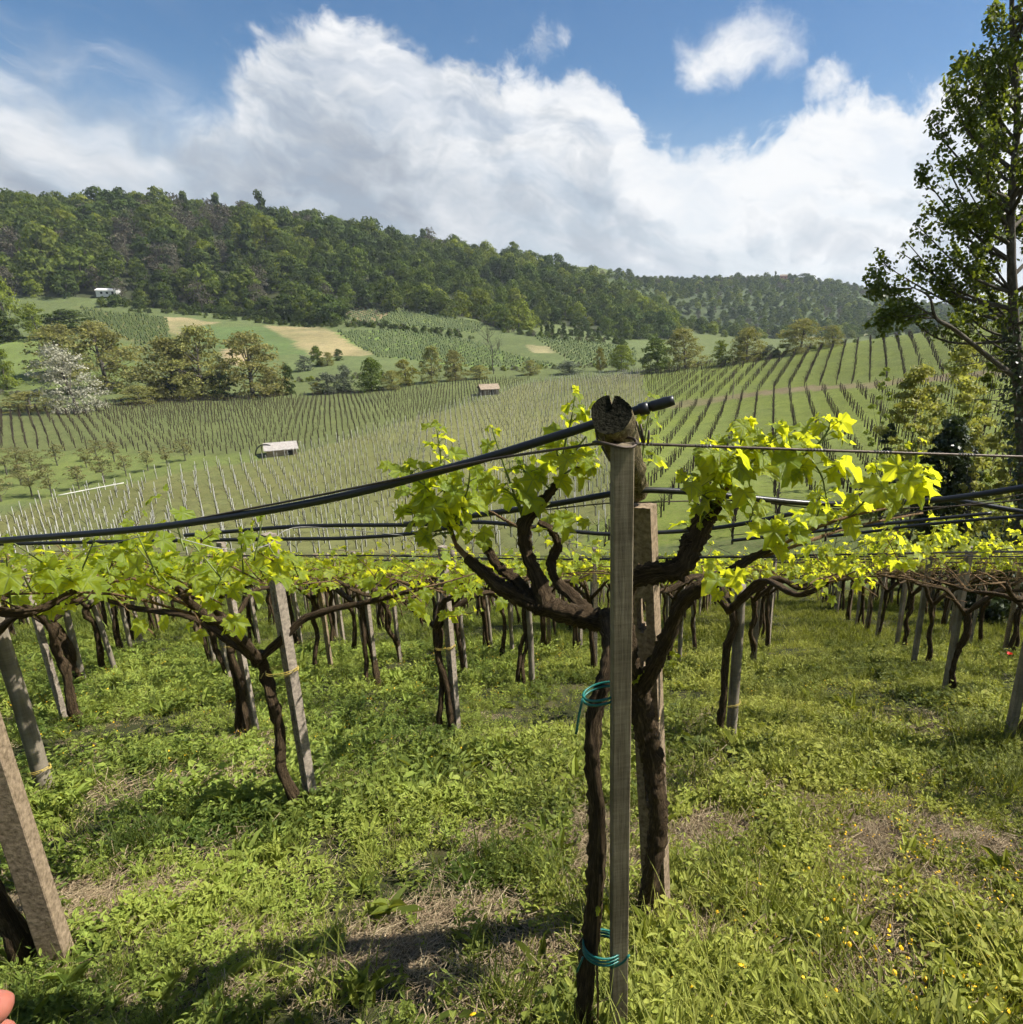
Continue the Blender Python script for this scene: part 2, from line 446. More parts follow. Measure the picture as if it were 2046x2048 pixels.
# the near slope: sward with worn, strawy bare patches
ns = (yf < 45) & (np.abs(xf) < 60)
_bp = [tuple(P(x, y, 1)) + (rx, ry) for x, y, rx, ry in []]
def gplane(x, y):
    r = ray(x, y); return r * (-EYE / (r[2] + SLOPE * r[1]))
BARE = [(*gplane(x, y)[:2], rx, ry, s_) for x, y, rx, ry, s_ in [(1290,1600,.30,.22,1),(1180,1640,.16,.2,1),(1030,1590,.28,.10,1),(720,1790,.22,.12,.9),(650,1810,.2,.08,.8),(1640,1700,.10,.35,1),(1590,1530,.3,.12,.9),(1800,1590,.3,.2,.8),
        (220,1680,.28,.10,1),(1560,1870,.18,.12,1),(1000,1850,.18,.14,1),(1450,1770,.1,.12,.7),(20,1720,.3,.2,.9),(1330,1790,.14,.10,.8),(480,1490,.4,.12,.6),(1210,1745,.15,.1,1.0),(1690,1850,.12,.12,.9),(1640,1600,.09,.2,1),(1660,1790,.10,.12,1),(1620,1900,.12,.1,1),(1900,1640,.2,.2,.8),(350,1880,.15,.06,.6),(560,1760,.2,.06,.7),(1100,1560,.2,.07,.8),(1760,1700,.15,.3,.8),(760,1420,.5,.1,.4),(880,1730,.15,.08,.8)]]
def bare(x, y):
    b = 0.0
    for bx, by, rx, ry, s_ in BARE:
        b = np.maximum(b, s_ * np.exp(-(((x - bx) / (rx * 1.25)) ** 2 + ((y - by) / (ry * 1.25)) ** 2) * .8))
    n = wob(x, y, 1.6, 21) * .5 + wob(x, y, 4.5, 22) * .5
    b = np.clip(b * (.78 + .45 * n + .55 * wob(x, y, 8.0, 23)), 0, 1) + np.clip(n - .75, 0, 1) * .9 * (y < 12)
    return np.clip(b, 0, 1)
bz = np.zeros(len(xf))
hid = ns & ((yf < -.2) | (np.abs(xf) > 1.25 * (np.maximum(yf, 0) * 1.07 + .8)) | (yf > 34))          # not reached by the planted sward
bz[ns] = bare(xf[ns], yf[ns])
colr[ns] = np.array((0.042, 0.046, 0.018)) * (1 - bz[ns][:, None]) + np.array((0.15, 0.105, 0.06)) * bz[ns][:, None]  # dark soil, with the shade between tufts put into its colour
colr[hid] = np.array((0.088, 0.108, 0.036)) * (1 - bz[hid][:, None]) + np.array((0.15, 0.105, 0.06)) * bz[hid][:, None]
nx, ny = len(gx), len(gy)
ii, jj = np.meshgrid(np.arange(nx - 1), np.arange(ny - 1), indexing='xy')
q = (jj * nx + ii).ravel()
gF = np.stack([q, q + 1, q + 1 + nx, q + nx], 1)
# ------------------------------------------------------------------ materials
MATS = {}
def material(name):
    m = bpy.data.materials.new(name); m.use_nodes = True
    MATS[name] = m
    return m, NT(m.node_tree)
def finish(n, surf, disp=None):
    n.new('ShaderNodeOutputMaterial', i_Surface=surf)
def bump(n, h, strength, dist=0.01):
    return n.new('ShaderNodeBump', i_Height=h, i_Strength=strength, i_Distance=dist)

def leaf_mat(name, dark, lite, trans, mixf=0.45, rough=0.45, spec=0.35, zone=None):
    """leaf: reflects dark..lite, lets through trans"""
    m, n = material(name)
    at_ = n.new('ShaderNodeAttribute', attribute_name='tint')
    oi = n.new('ShaderNodeObjectInfo')
    zn = n.noise(oi.outputs['Location'], zone[0], 3, .6) if zone else None
    k = n.math('ADD', at_.outputs['Fac'], n.math('MULTIPLY', n.math('SUBTRACT', oi.outputs['Random'], 0.5), 0.45), clamp=not zone)
    if zone: k = n.math('MULTIPLY_ADD', n.math('SUBTRACT', zn.outputs[0], .5), zone[1], k, clamp=True)
    c = n.mix(k, dark, lite)
    hv = n.new('ShaderNodeHueSaturation', i_Color=c)
    n.put(hv.inputs['Hue'], n.mapr(oi.outputs['Random'], 0, 1, .488, .512))
    if zone:      # fresher green towards the left of the slope, yellower on the right
        sx_ = n.new('ShaderNodeSeparateXYZ', i_0=oi.outputs['Location'])
        n.put(hv.inputs['Hue'], n.math('ADD', n.mapr(sx_.outputs[0], -2.0, 1.2, .522, .492), n.mapr(oi.outputs['Random'], 0, 1, -.012, .012)))
    pr = n.new('ShaderNodeBsdfPrincipled', i_Base_Color=hv.outputs[0], i_Roughness=rough)
    pr.inputs['Specular IOR Level'].default_value = spec
    tr = n.new('ShaderNodeBsdfTranslucent')
    t2 = tuple(x * .72 for x in trans)
    n.put(tr.inputs[0], n.mix(k, t2, trans))
    mx = n.new('ShaderNodeMixShader', i_0=mixf); n.l.new(pr.outputs[0], mx.inputs[1]); n.l.new(tr.outputs[0], mx.inputs[2])
    finish(n, mx.outputs[0]); return m
def plain(name, c, rough=0.6, spec=0.3, noise=0.0, nscale=20, bumpk=0.0, metal=0.0, c2=None, coord='Object', stretch=None):
    m, n = material(name)
    tcx = n.new('ShaderNodeTexCoord')
    vec = tcx.outputs[coord]
    if stretch: vec = n.new('ShaderNodeVectorMath', operation='MULTIPLY', i_0=vec, i_1=stretch).outputs[0]
    col = c
    nz = n.noise(vec, nscale, 6, .6)
    if noise:
        dk = tuple(x * (1 - noise) for x in c)
        col = n.mix(n.mapr(nz.outputs[0], .3, .7), dk, c2 or c)
    pr = n.new('ShaderNodeBsdfPrincipled', i_Base_Color=col, i_Roughness=rough, i_Metallic=metal)
    pr.inputs['Specular IOR Level'].default_value = spec
    if bumpk: n.put(pr.inputs['Normal'], bump(n, nz.outputs[0], bumpk))
    finish(n, pr.outputs[0]); return m

# ground
gm, n = material('ground')
ca = n.new('ShaderNodeAttribute', attribute_name='Col')
geo = n.new('ShaderNodeNewGeometry')
n1 = n.noise(geo.outputs['Position'], 0.35, 6, .62)
n2 = n.noise(geo.outputs['Position'], 3.0, 6, .62)
n3 = n.noise(geo.outputs['Position'], 22.0, 5, .65)
v = n.math('MULTIPLY_ADD', n1.outputs[0], .9, .55)
v = n.math('MULTIPLY', v, n.math('MULTIPLY_ADD', n2.outputs[0], .9, .55))
v = n.math('MULTIPLY', v, n.math('MULTIPLY_ADD', n3.outputs[0], 1.0, .5))
sc = n.new('ShaderNodeVectorMath', operation='SCALE', i_0=ca.outputs['Color']); n.put(sc.inputs['Scale'], v)
dry = n.mix(n.mapr(n2.outputs[0], .50, .70, 0, .5), sc.outputs[0], (0.155, 0.12, 0.06))
pr = n.new('ShaderNodeBsdfPrincipled', i_Base_Color=dry, i_Roughness=0.95)
pr.inputs['Specular IOR Level'].default_value = 0.1
n.put(pr.inputs['Normal'], bump(n, n3.outputs[0], 0.9, 0.04))
finish(n, pr.outputs[0])
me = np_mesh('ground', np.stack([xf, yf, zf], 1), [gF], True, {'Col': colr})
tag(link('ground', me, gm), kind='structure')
# beyond the valley the land goes on to the horizon
rr = np.geomspace(700, 30000, 14); th = np.linspace(0, 2 * math.pi, 97)[:-1]
V = np.array([(r * math.sin(a), r * math.cos(a), -36 - r * .001) for r in rr for a in th])
i, j = np.meshgrid(np.arange(13), np.arange(96), indexing='ij'); i, j = i.ravel(), j.ravel()
F = np.stack([i * 96 + j, i * 96 + (j + 1) % 96, (i + 1) * 96 + (j + 1) % 96, (i + 1) * 96 + j], 1)
tag(link('distant_land', np_mesh('distant_land', V, [F], True, {'Col': np.tile((.06, .08, .04), (len(V), 1))}), gm), kind='structure')
# low wooded ridge on the skyline behind the right hand field
xs = np.linspace(300, 3200, 150); ys = np.linspace(2700, 3500, 24)
Xr, Yr = np.meshgrid(xs, ys)
Zr = -40 + (52 + 7 * wob(Xr, Yr, .004, 31) + 3 * wob(Xr, Yr, .03, 32)) * np.sin(np.pi * (Yr - 2700) / 800) ** .7 * sstep(300, 900, Xr)
q = (np.arange(23)[:, None] * 150 + np.arange(149)[None]).ravel()
tag(link('hills', np_mesh('hills', np.stack([Xr.ravel(), Yr.ravel(), Zr.ravel()], 1), [np.stack([q, q + 1, q + 151, q + 150], 1)], True,
    {'Col': np.tile((.045, .065, .03), (Xr.size, 1))}), gm), kind='structure')
# ------------------------------------------------------------------ plant and post materials
M_vleaf = None
def vine_leaf_mat():
    m, n = material('vine_leaf')
    at_ = n.new('ShaderNodeAttribute', attribute_name='tint')
    oi = n.new('ShaderNodeObjectInfo')
    uvn = n.new('ShaderNodeUVMap', uv_map='UVMap')
    k = n.math('ADD', at_.outputs['Fac'], n.math('MULTIPLY', oi.outputs['Random'], 0.55), clamp=True)
    s = n.new('ShaderNodeSeparateXYZ', i_0=uvn.outputs[0])
    vein = None
    for a in (0, 55, -55, 112, -112):
        ca_, sa = math.cos(R(a)), math.sin(R(a))
        al = n.math('ADD', n.math('MULTIPLY', s.outputs[0], sa), n.math('MULTIPLY', s.outputs[1], ca_))
        ac = n.math('ABSOLUTE', n.math('SUBTRACT', n.math('MULTIPLY', s.outputs[0], ca_), n.math('MULTIPLY', s.outputs[1], sa)))
        l = n.math('MULTIPLY', n.mapr(ac, 0.008, 0.03, 1, 0, True), n.mapr(al, 0.0, 0.03, 0, 1))
        vein = l if vein is None else n.math('MAXIMUM', vein, l)
    nz = n.noise(uvn.outputs[0], 7.0, 4, .6)
    base = n.mix(k, (0.11, 0.185, 0.016), (0.27, 0.33, 0.028))
    base = n.mix(n.mapr(nz.outputs[0], .3, .7, 0, .35), base, (0.12, 0.19, 0.03))
    base = n.mix(n.math('MULTIPLY', vein, .7), base, (0.30, 0.36, 0.10))
    trc = n.mix(k, (0.66, 0.72, 0.022), (0.92, 0.88, 0.035))
    trc = n.mix(n.math('MULTIPLY', vein, .6), trc, (0.30, 0.36, 0.04))
    pr = n.new('ShaderNodeBsdfPrincipled', i_Base_Color=base, i_Roughness=0.42)
    pr.inputs['Specular IOR Level'].default_value = 0.42
    n.put(pr.inputs['Normal'], bump(n, n.math('SUBTRACT', nz.outputs[0], n.math('MULTIPLY', vein, .6)), .6, .01))
    tr = n.new('ShaderNodeBsdfTranslucent', i_Color=trc)
    mx = n.new('ShaderNodeMixShader', i_0=0.58); n.l.new(pr.outputs[0], mx.inputs[1]); n.l.new(tr.outputs[0], mx.inputs[2])
    finish(n, mx.outputs[0]); return m
M_vleaf = vine_leaf_mat()
def bark_mat(name, c0, c1, c2, us=9.0, vs=5.0):
    m, n = material(name)
    uvn = n.new('ShaderNodeUVMap', uv_map='UVMap')
    st = n.new('ShaderNodeVectorMath', operation='MULTIPLY', i_0=uvn.outputs[0], i_1=(us, vs, 1))
    a = n.noise(st.outputs[0], 3.0, 7, .68, 1.2)
    b = n.noise(uvn.outputs[0], 9.0, 4, .6)
    c = n.ramp(a.outputs[0], [(.30, c0), (.52, c1), (.72, c2)])
    c = n.mix(n.mapr(b.outputs[0], .4, .7, 0, .45), c, c0)
    pr = n.new('ShaderNodeBsdfPrincipled', i_Base_Color=c, i_Roughness=0.9)
    pr.inputs['Specular IOR Level'].default_value = 0.15
    n.put(pr.inputs['Normal'], bump(n, a.outputs[0], 1.0, .012))
    finish(n, pr.outputs[0]); return m
M_bark = bark_mat('vine_bark', (0.014, 0.009, 0.005), (0.070, 0.047, 0.025), (0.185, 0.130, 0.075))
M_cane = bark_mat('vine_cane', (0.12, 0.07, 0.035), (0.21, 0.135, 0.07), (0.30, 0.20, 0.11), 2, 12)
M_shoot = plain('green_shoot', (0.16, 0.20, 0.045), .5, .4, .35, 40)
M_conc = plain('weathered_concrete', (0.235, 0.17, 0.105), .92, .15, .55, 60, .22, c2=(0.33, 0.25, 0.165))
M_conc2 = plain('grey_concrete', (0.31, 0.255, 0.20), .92, .15, .55, 45, .22, c2=(0.40, 0.335, 0.265))
M_hose = plain('black_hose', (0.012, 0.012, 0.013), .38, .5, .3, 60)
M_wire = plain('rusty_wire', (0.11, 0.085, 0.065), .55, .5, .5, 90, 0, .6)
M_zinc = plain('zinc_wire', (0.30, 0.29, 0.27), .45, .5, .4, 60, 0, .7)
M_teal = plain('teal_plastic', (0.008, 0.13, 0.105), .45, .5, .2, 40)
M_yel = plain('yellow_tie', (0.50, 0.38, 0.09), .6, .3, .3, 60)
def wood_mat(name, c0, c1, across=26.0, along=2.2):
    m, n = material(name)
    tcx = n.new('ShaderNodeTexCoord')
    st = n.new('ShaderNodeVectorMath', operation='MULTIPLY', i_0=tcx.outputs['Object'], i_1=(across, across, along))
    a = n.noise(st.outputs[0], 2.2, 7, .65, .4)
    st2 = n.new('ShaderNodeVectorMath', operation='MULTIPLY', i_0=tcx.outputs['Object'], i_1=(8, 8, 90))
    sawm = n.noise(st2.outputs[0], 1.6, 4, .7)
    big_ = n.noise(tcx.outputs['Object'], 3.5, 4, .6)
    f = n.math('MULTIPLY_ADD', sawm.outputs[0], .35, n.math('MULTIPLY', a.outputs[0], .72))
    c = n.mix(n.mapr(f, .36, .68), c0, c1)
    c = n.mix(n.mapr(big_.outputs[0], .42, .68, 0, .75), c, tuple(x * .55 for x in c0))
    pr = n.new('ShaderNodeBsdfPrincipled', i_Base_Color=c, i_Roughness=.85)
    pr.inputs['Specular IOR Level'].default_value = .2
    n.put(pr.inputs['Normal'], bump(n, f, .45, .003))
    finish(n, pr.outputs[0]); return m
M_stake = wood_mat('sawn_stake', (0.105, 0.080, 0.048), (0.31, 0.255, 0.172), 70, 3.0)
M_postw = wood_mat('grey_wood', (0.14, 0.115, 0.083), (0.32, 0.275, 0.21), 16, 1.2)
M_log = bark_mat('lichen_log', (0.030, 0.024, 0.014), (0.17, 0.135, 0.070), (0.38, 0.33, 0.20), 5, 7)
M_logend = plain('mossy_end_grain', (0.010, 0.010, 0.007), .95, .05, .6, 120, 1.0, c2=(0.036, 0.034, 0.022))

# ------------------------------------------------------------------ grape leaf
def grape_leaf(seed, N=26, mid=True):
    r_ = np.random.default_rng(seed)
    th = np.linspace(-math.pi, math.pi, N, endpoint=False) + math.pi / N
    rad = np.full(N, .55)
    for a, L, wd in ((0, 1.0, .36), (55, .86, .36), (-55, .86, .36), (112, .66, .40), (-112, .66, .40), (150, .42, .3), (-150, .42, .3)):
        d = (th - R(a) + math.pi) % (2 * math.pi) - math.pi
        rad = np.maximum(rad, L * r_.uniform(.9, 1.06) * np.exp(-(d / (wd * 1.6)) ** 2) ** .8)
    rad *= 1 + .11 * np.where(np.arange(N) % 2, 1, -1) * r_.uniform(.5, 1.1, N)
    rad *= 1 - .66 * np.exp(-((np.abs(th) - math.pi) / .22) ** 2)
    out = np.stack([rad * np.sin(th), rad * np.cos(th)], 1) * .6
    cup, fold, wave = r_.uniform(-.1, .75), r_.uniform(.1, .55), r_.uniform(.04, .13)
    ph = r_.uniform(0, 6.28)
    def lift(p, th_):
        rr_ = np.hypot(p[:, 0], p[:, 1])
        return fold * np.abs(p[:, 0]) * .6 - cup * rr_ ** 2 - .22 * np.maximum(p[:, 1], 0) ** 2 + wave * rr_ * 2 * np.sin(5 * th_ + ph)
    if mid:
        m_ = out * .55
        P2 = np.vstack([[[0, 0]], m_, out])
        z = np.r_[0, lift(m_, th) , lift(out, th)]
        i = np.arange(N); j = (i + 1) % N
        F = [np.stack([np.zeros(N, int), 1 + j, 1 + i], 1), np.stack([1 + i, 1 + j, 1 + N + j, 1 + N + i], 1)]
    else:
        P2 = np.vstack([[[0, 0]], out]); z = np.r_[0, lift(out, th)]
        i = np.arange(N); j = (i + 1) % N
        F = [np.stack([np.zeros(N, int), 1 + j, 1 + i], 1)]
    return np.c_[P2, z], F, P2
HERO = []
for s_ in range(9):
    V, F, U = grape_leaf(100 + s_)
    mb = MB(); mb.add(V, F, (.12, .2, .3, .35, .4, .15, .25, .45, .05)[s_], U)
    m_ = mb.mesh('grape_leaf', True); m_.materials.append(M_vleaf); HERO.append(m_)
LOW = [grape_leaf(200 + s_, 15, False) for s_ in range(6)]

def leaf_frame(rng, p, out, size, up_bias=1.0):
    """4x4 for a leaf whose stalk end is at p and whose midrib runs along out"""
    y = np.array(out, float); y[2] -= rng.uniform(.1, 1.5); y /= np.linalg.norm(y)
    z = np.array([rng.normal(.15, .45), rng.normal(-.05, .45), up_bias])
    z = z - y * z.dot(y); z /= np.linalg.norm(z) + 1e-9
    x = np.cross(y, z)
    M = np.eye(4); M[:3, 0], M[:3, 1], M[:3, 2], M[:3, 3] = x * size, y * size, z * size, p
    return M
def shoot_leaves(rng, pts, n, size, mb=None, t0=.05, rad=.0035):
    """leaves alternating along a shoot; stalks go into mb"""
    c = catmull(pts, 24) if len(pts) > 2 else np.linspace(pts[0], pts[-1], 24)
    if mb is not None: tube(mb, c[::3], [rad, rad * .55], 5, 10)
    Ms, a0 = [], rng.uniform(0, 6.28)
    for i in range(n):
        t = t0 + (1 - t0) * (i + rng.uniform(.1, .9)) / n
        p = c[min(int(t * 23), 23)]
        a = a0 + i * math.pi + rng.normal(0, .7)
        d = np.array([math.cos(a), math.sin(a), rng.uniform(.1, .8)]); d /= np.linalg.norm(d)
        sz = size * (1.12 - .68 * t ** 1.6) * rng.uniform(.75, 1.2)
        q = p + d * sz * rng.uniform(.35, .75)
        if mb is not None: tube(mb, [p, .5 * (p + q) + [0, 0, .004], q], [.0016, .0011], 3, 4, cap=False)
        Ms.append(leaf_frame(rng, q, d * [1, 1, .4], sz))
    # folded tip
    Ms.append(leaf_frame(rng, c[-1], np.array([rng.normal(0, .4), rng.normal(0, .4), .9]), size * .3, .3))
    return Ms
def leaves_mesh(mb, Ms, rng, lo=.1, hi=.75):
    for M in Ms:
        V, F, U = LOW[rng.integers(len(LOW))]
        mb.add(V @ M[:3, :3].T + M[:3, 3], F, rng.uniform(lo, hi), U)
def add_leaf(parent, M, rng, origin):
    o = bpy.data.objects.new('leaf', HERO[rng.integers(len(HERO))])
    COL.objects.link(o); o.parent = parent
    L = np.array(M); L[:3, 3] -= origin
    o.matrix_local = Matrix(L.tolist())
    return o

# ------------------------------------------------------------------ posts
def post_box(wd, dp, h, rz=0.0, slots=False, taper=.0, depth=.35):
    """concrete post standing at the origin, foot in the ground; slots are real openings"""
    mb = MB()
    c, s = math.cos(rz), math.sin(rz)
    Rm = [[c, -s, 0], [s, c, 0], [0, 0, 1]]
    def bx(sx, sy, sz, x, y, z): mb.box((sx, sy, sz), np.array(Rm) @ np.array([x, y, z]), Rm)
    if not slots:
        a = np.array([[x, y, z] for z in (-depth, h) for x, y in ((-.5, -.5), (.5, -.5), (.5, .5), (-.5, .5))]) * [wd, dp, 1]
        a[4:, :2] *= 1 - taper
        e = .045                                      # chamfered long edges
        V = []
        for z, k in ((-depth, 1), (h - .006, 1 - taper), (h, (1 - taper) * .9)):
            for x, y in ((-.5, -.5), (.5, -.5), (.5, .5), (-.5, .5)):
                sx, sy = np.sign(x), np.sign(y)
                p1, p2 = (x * wd * k, (y - sy * e) * dp * k), ((x - sx * e) * wd * k, y * dp * k)
                for p in ((p1, p2) if sx * sy > 0 else (p2, p1)): V.append((*p, z))
        V = np.array(V)
        # order the ring by angle
        o_ = np.argsort(np.arctan2(V[:8, 1], V[:8, 0])); V = np.vstack([V[8 * r_:8 * r_ + 8][o_] for r_ in range(3)])
        F = [[r_ * 8 + i, r_ * 8 + (i + 1) % 8, (r_ + 1) * 8 + (i + 1) % 8, (r_ + 1) * 8 + i] for r_ in range(2) for i in range(8)]
        F8 = [[16 + i for i in range(8)]]
        mb.add(V @ np.array(Rm).T, [np.array(F), np.array(F8)])
        return mb
    rail = wd * .32
    hole_w = wd - 2 * rail
    for sx in (-1, 1): bx(rail, dp, h + depth, sx * (wd - rail) / 2, 0, (h - depth) / 2)
    z = -depth
    step, hole = .25, .135
    while z < h - .03:
        solid = step - hole if z > -depth else depth + .12
        zt = min(z + solid, h - .002)
        bx(hole_w + .002, dp - .0016, zt - z, 0, 0, (z + zt) / 2)
        # rounded ends of the opening
        for sx in (-1, 1):
            bx(hole_w * .3, dp - .006, .012, sx * hole_w * .36, 0, zt + .006)
            if z > -depth: bx(hole_w * .3, dp - .006, .012, sx * hole_w * .36, 0, z - .006)
        z = zt + hole
        if z > h - .16: 
            bx(hole_w + .002, dp - .0016, h - .002 - (z - hole + .0), 0, 0, (h - .002 + z - hole) / 2); break
    return mb
def round_post(rng, r, h, lean=(0, 0), depth=.3):
    mb = MB()
    pts = [(-lean[0] * .2, -lean[1] * .2, -depth)] + [(lean[0] * t + rng.normal(0, .006), lean[1] * t + rng.normal(0, .006), h * t) for t in (0, .35, .7, 1)]
    tube(mb, pts, [r * 1.05, r, r * .93], 10, 16, .025, rng)
    return mb

PROTO_POSTS = []
rg = np.random.default_rng(77)
for k in range(6):
    if k < 3: m_ = post_box(rg.uniform(.054, .064), rg.uniform(.048, .056), rg.uniform(1.78, 1.88), rg.uniform(-.5, .5)).mesh('post'); m_.materials.append(M_conc2 if k else M_conc)
    else: m_ = round_post(rg, rg.uniform(.031, .040), rg.uniform(1.75, 1.9), (rg.normal(0, .05), rg.normal(0, .05))).mesh('post', True); m_.materials.append(M_postw)
    PROTO_POSTS.append(m_)

# ------------------------------------------------------------------ generic vines of the overhead trellis
UD = np.array([math.sin(R(16.3)), math.cos(R(16.3))]); VD = np.array([UD[1], -UD[0]])
CAN = 1.56                                          # height of the wires over the ground
def shear(p):
    p = np.array(p, float); p[..., 2] -= SLOPE * p[..., 1]; return p
def vine_parts(rng, nshoot=34, head=1.12, lod=0, merge=True):
    tr, ars, cn = MB(), [], MB()
    top = np.array([rng.normal(0, .05), rng.normal(0, .05), head])
    off = np.array([rng.choice([-1, 1]) * rng.uniform(.055, .085), rng.normal(0, .03), 0])
    sd_ = 9 if lod == 0 else 6
    def trunk(o1, r0):
        pts = [o1 + [0, 0, -.08]] + [o1 * (1 - t) + top * t + [rng.normal(0, .022), rng.normal(0, .022), 0] for t in (.12, .3, .5, .7, .87)] + [top]
        tube(tr, pts, [r0 * 1.25, r0, r0 * .9, r0 * 1.0, r0 * 1.15], sd_, 26 if lod == 0 else 12, .13, rng, 0, True, .16)
    trunk(off, rng.uniform(.027, .037))
    if rng.random() < .45: trunk(off * .2 + [rng.normal(0, .05), rng.normal(0, .04), 0], rng.uniform(.022, .032))
    dirs = rng.permutation([0, 90, 180, 270])[: rng.integers(3, 5)]
    Ms = []
    ends = []
    for a in dirs:
        a = R(a + 16 + rng.normal(0, 16))
        d = np.array([math.cos(a), math.sin(a), 0])
        L = rng.uniform(.65, .95)
        pts = [top - [0, 0, .06], top + d * .16 + [0, 0, .10], top + d * .34 + [0, 0, .24] + rng.normal(0, .02, 3), top + d * L * .75 + [0, 0, CAN - head - .16] + rng.normal(0, .02, 3), top + d * L + [0, 0, CAN - head - .06]]
        for q in pts[1:]: q[2] -= SLOPE * (q[1] - top[1])
        r0 = rng.uniform(.020, .029)
        ar = tr if merge else MB(); ars.append(ar)
        tube(ar, pts, [r0 * 1.15, r0, r0 * .8, r0 * .5], 8 if lod == 0 else 5, 16 if lod == 0 else 8, .15, rng, 0, True, .16)
        ends.append((pts[-1], a)); ends.append((pts[-2], a))
    canes = []
    for e, a in ends:
        for _ in range(2):
            b = a + rng.normal(0, .7); L = rng.uniform(.35, .8)
            d = np.array([math.cos(b), math.sin(b), 0])
            z1 = top[2] + CAN - head
            pts = [e, e + d * L * .5, e + d * L]
            for kk in (1, 2): pts[kk] = np.array(pts[kk]); pts[kk][2] = CAN + rng.normal(-.02, .05) - SLOPE * pts[kk][1]
            tube(cn, pts, [.007, .004], 4, 7, cap=False)
            canes.append(catmull(pts, 12))
    for _ in range(nshoot):
        c = canes[rng.integers(len(canes))]; p = c[rng.integers(1, 12)] + rng.normal(0, 1, 3) * [.12, .12, .06]
        L = rng.uniform(.08, .27)
        tip = p + [rng.normal(0, .13), rng.normal(0, .13), L - .06]
        Ms += shoot_leaves(rng, [p, .5 * (p + tip) + rng.normal(0, .02, 3), tip], rng.integers(4, 7), rng.uniform(.080, .112), cn if lod == 0 else None, 0.0)
    return tr, ars, cn, Ms
VINE_PROTO = []
for k in range(9):
    rg = np.random.default_rng(300 + k)
    tr, ar, cn, Ms = vine_parts(rg, 54, rg.uniform(1.05, 1.25), 0 if k < 3 else 1)
    fo = MB(); leaves_mesh(fo, Ms, rg)
    ms = []
    for nm, mb_, mt in (('trunk', tr, M_bark), ('canes', cn, M_cane), ('foliage', fo, M_vleaf)):
        m_ = mb_.mesh(nm, True); m_.materials.append(mt); ms.append((nm, m_))
    VINE_PROTO.append(ms)

def place_vine(k, x, y, label, group=None, dz=0.0, flip=1, lift=0.0):
    t = empty('grape_vine', (x, y, h1(x, y) + dz), label=label, cat='vine', group=group)
    for nm, m_ in VINE_PROTO[k]:
        o = bpy.data.objects.new(nm, m_); COL.objects.link(o); o.parent = t
        if flip < 0: o.scale = (-1, 1, 1)
        if nm in ('foliage', 'canes'): o['kind'] = 'stuff'; o.location = (0, 0, lift)
    return t
# ------------------------------------------------------------------ the trellis: near posts and vines one by one
rng = np.random.default_rng(1)
used = []
def near_vine(seed, x, y, label, nshoot=52, head=1.12, n_ind=110, lift=0.0):
    rg = np.random.default_rng(seed)
    tr, ars, cn, Ms = vine_parts(rg, nshoot, head, 0, False)
    z = h1(x, y)
    t = empty('grape_vine', (x, y, z), label=label, cat='vine')
    link('trunk', tr.mesh('trunk', True), M_bark, t)
    for a in ars: link('arm', a.mesh('arm', True), M_bark, t)
    tag(link('canes', cn.mesh('canes', True), M_cane, t), kind='stuff')
    for M in Ms: M[2, 3] += lift
    cn.V = [v + [0, 0, lift] for v in cn.V]
    rg.shuffle(Ms)
    n_ind = min(n_ind, len(Ms))
    for M in Ms[:n_ind]: add_leaf(t, M, rg, np.zeros(3))
    fo = MB(); leaves_mesh(fo, Ms[n_ind:], rg, .2, .8)
    tag(link('foliage', fo.mesh('foliage', True), M_vleaf, t), kind='stuff')
    used.append((x, y)); return t
def post_at(me, x, y, label, mat=None, name='trellis_post', group=None):
    o = link(name, me, mat, None, (x, y, h1(x, y)))
    tag(o, label, 'post', group); used.append((x, y)); return o
rp = np.random.default_rng(8)
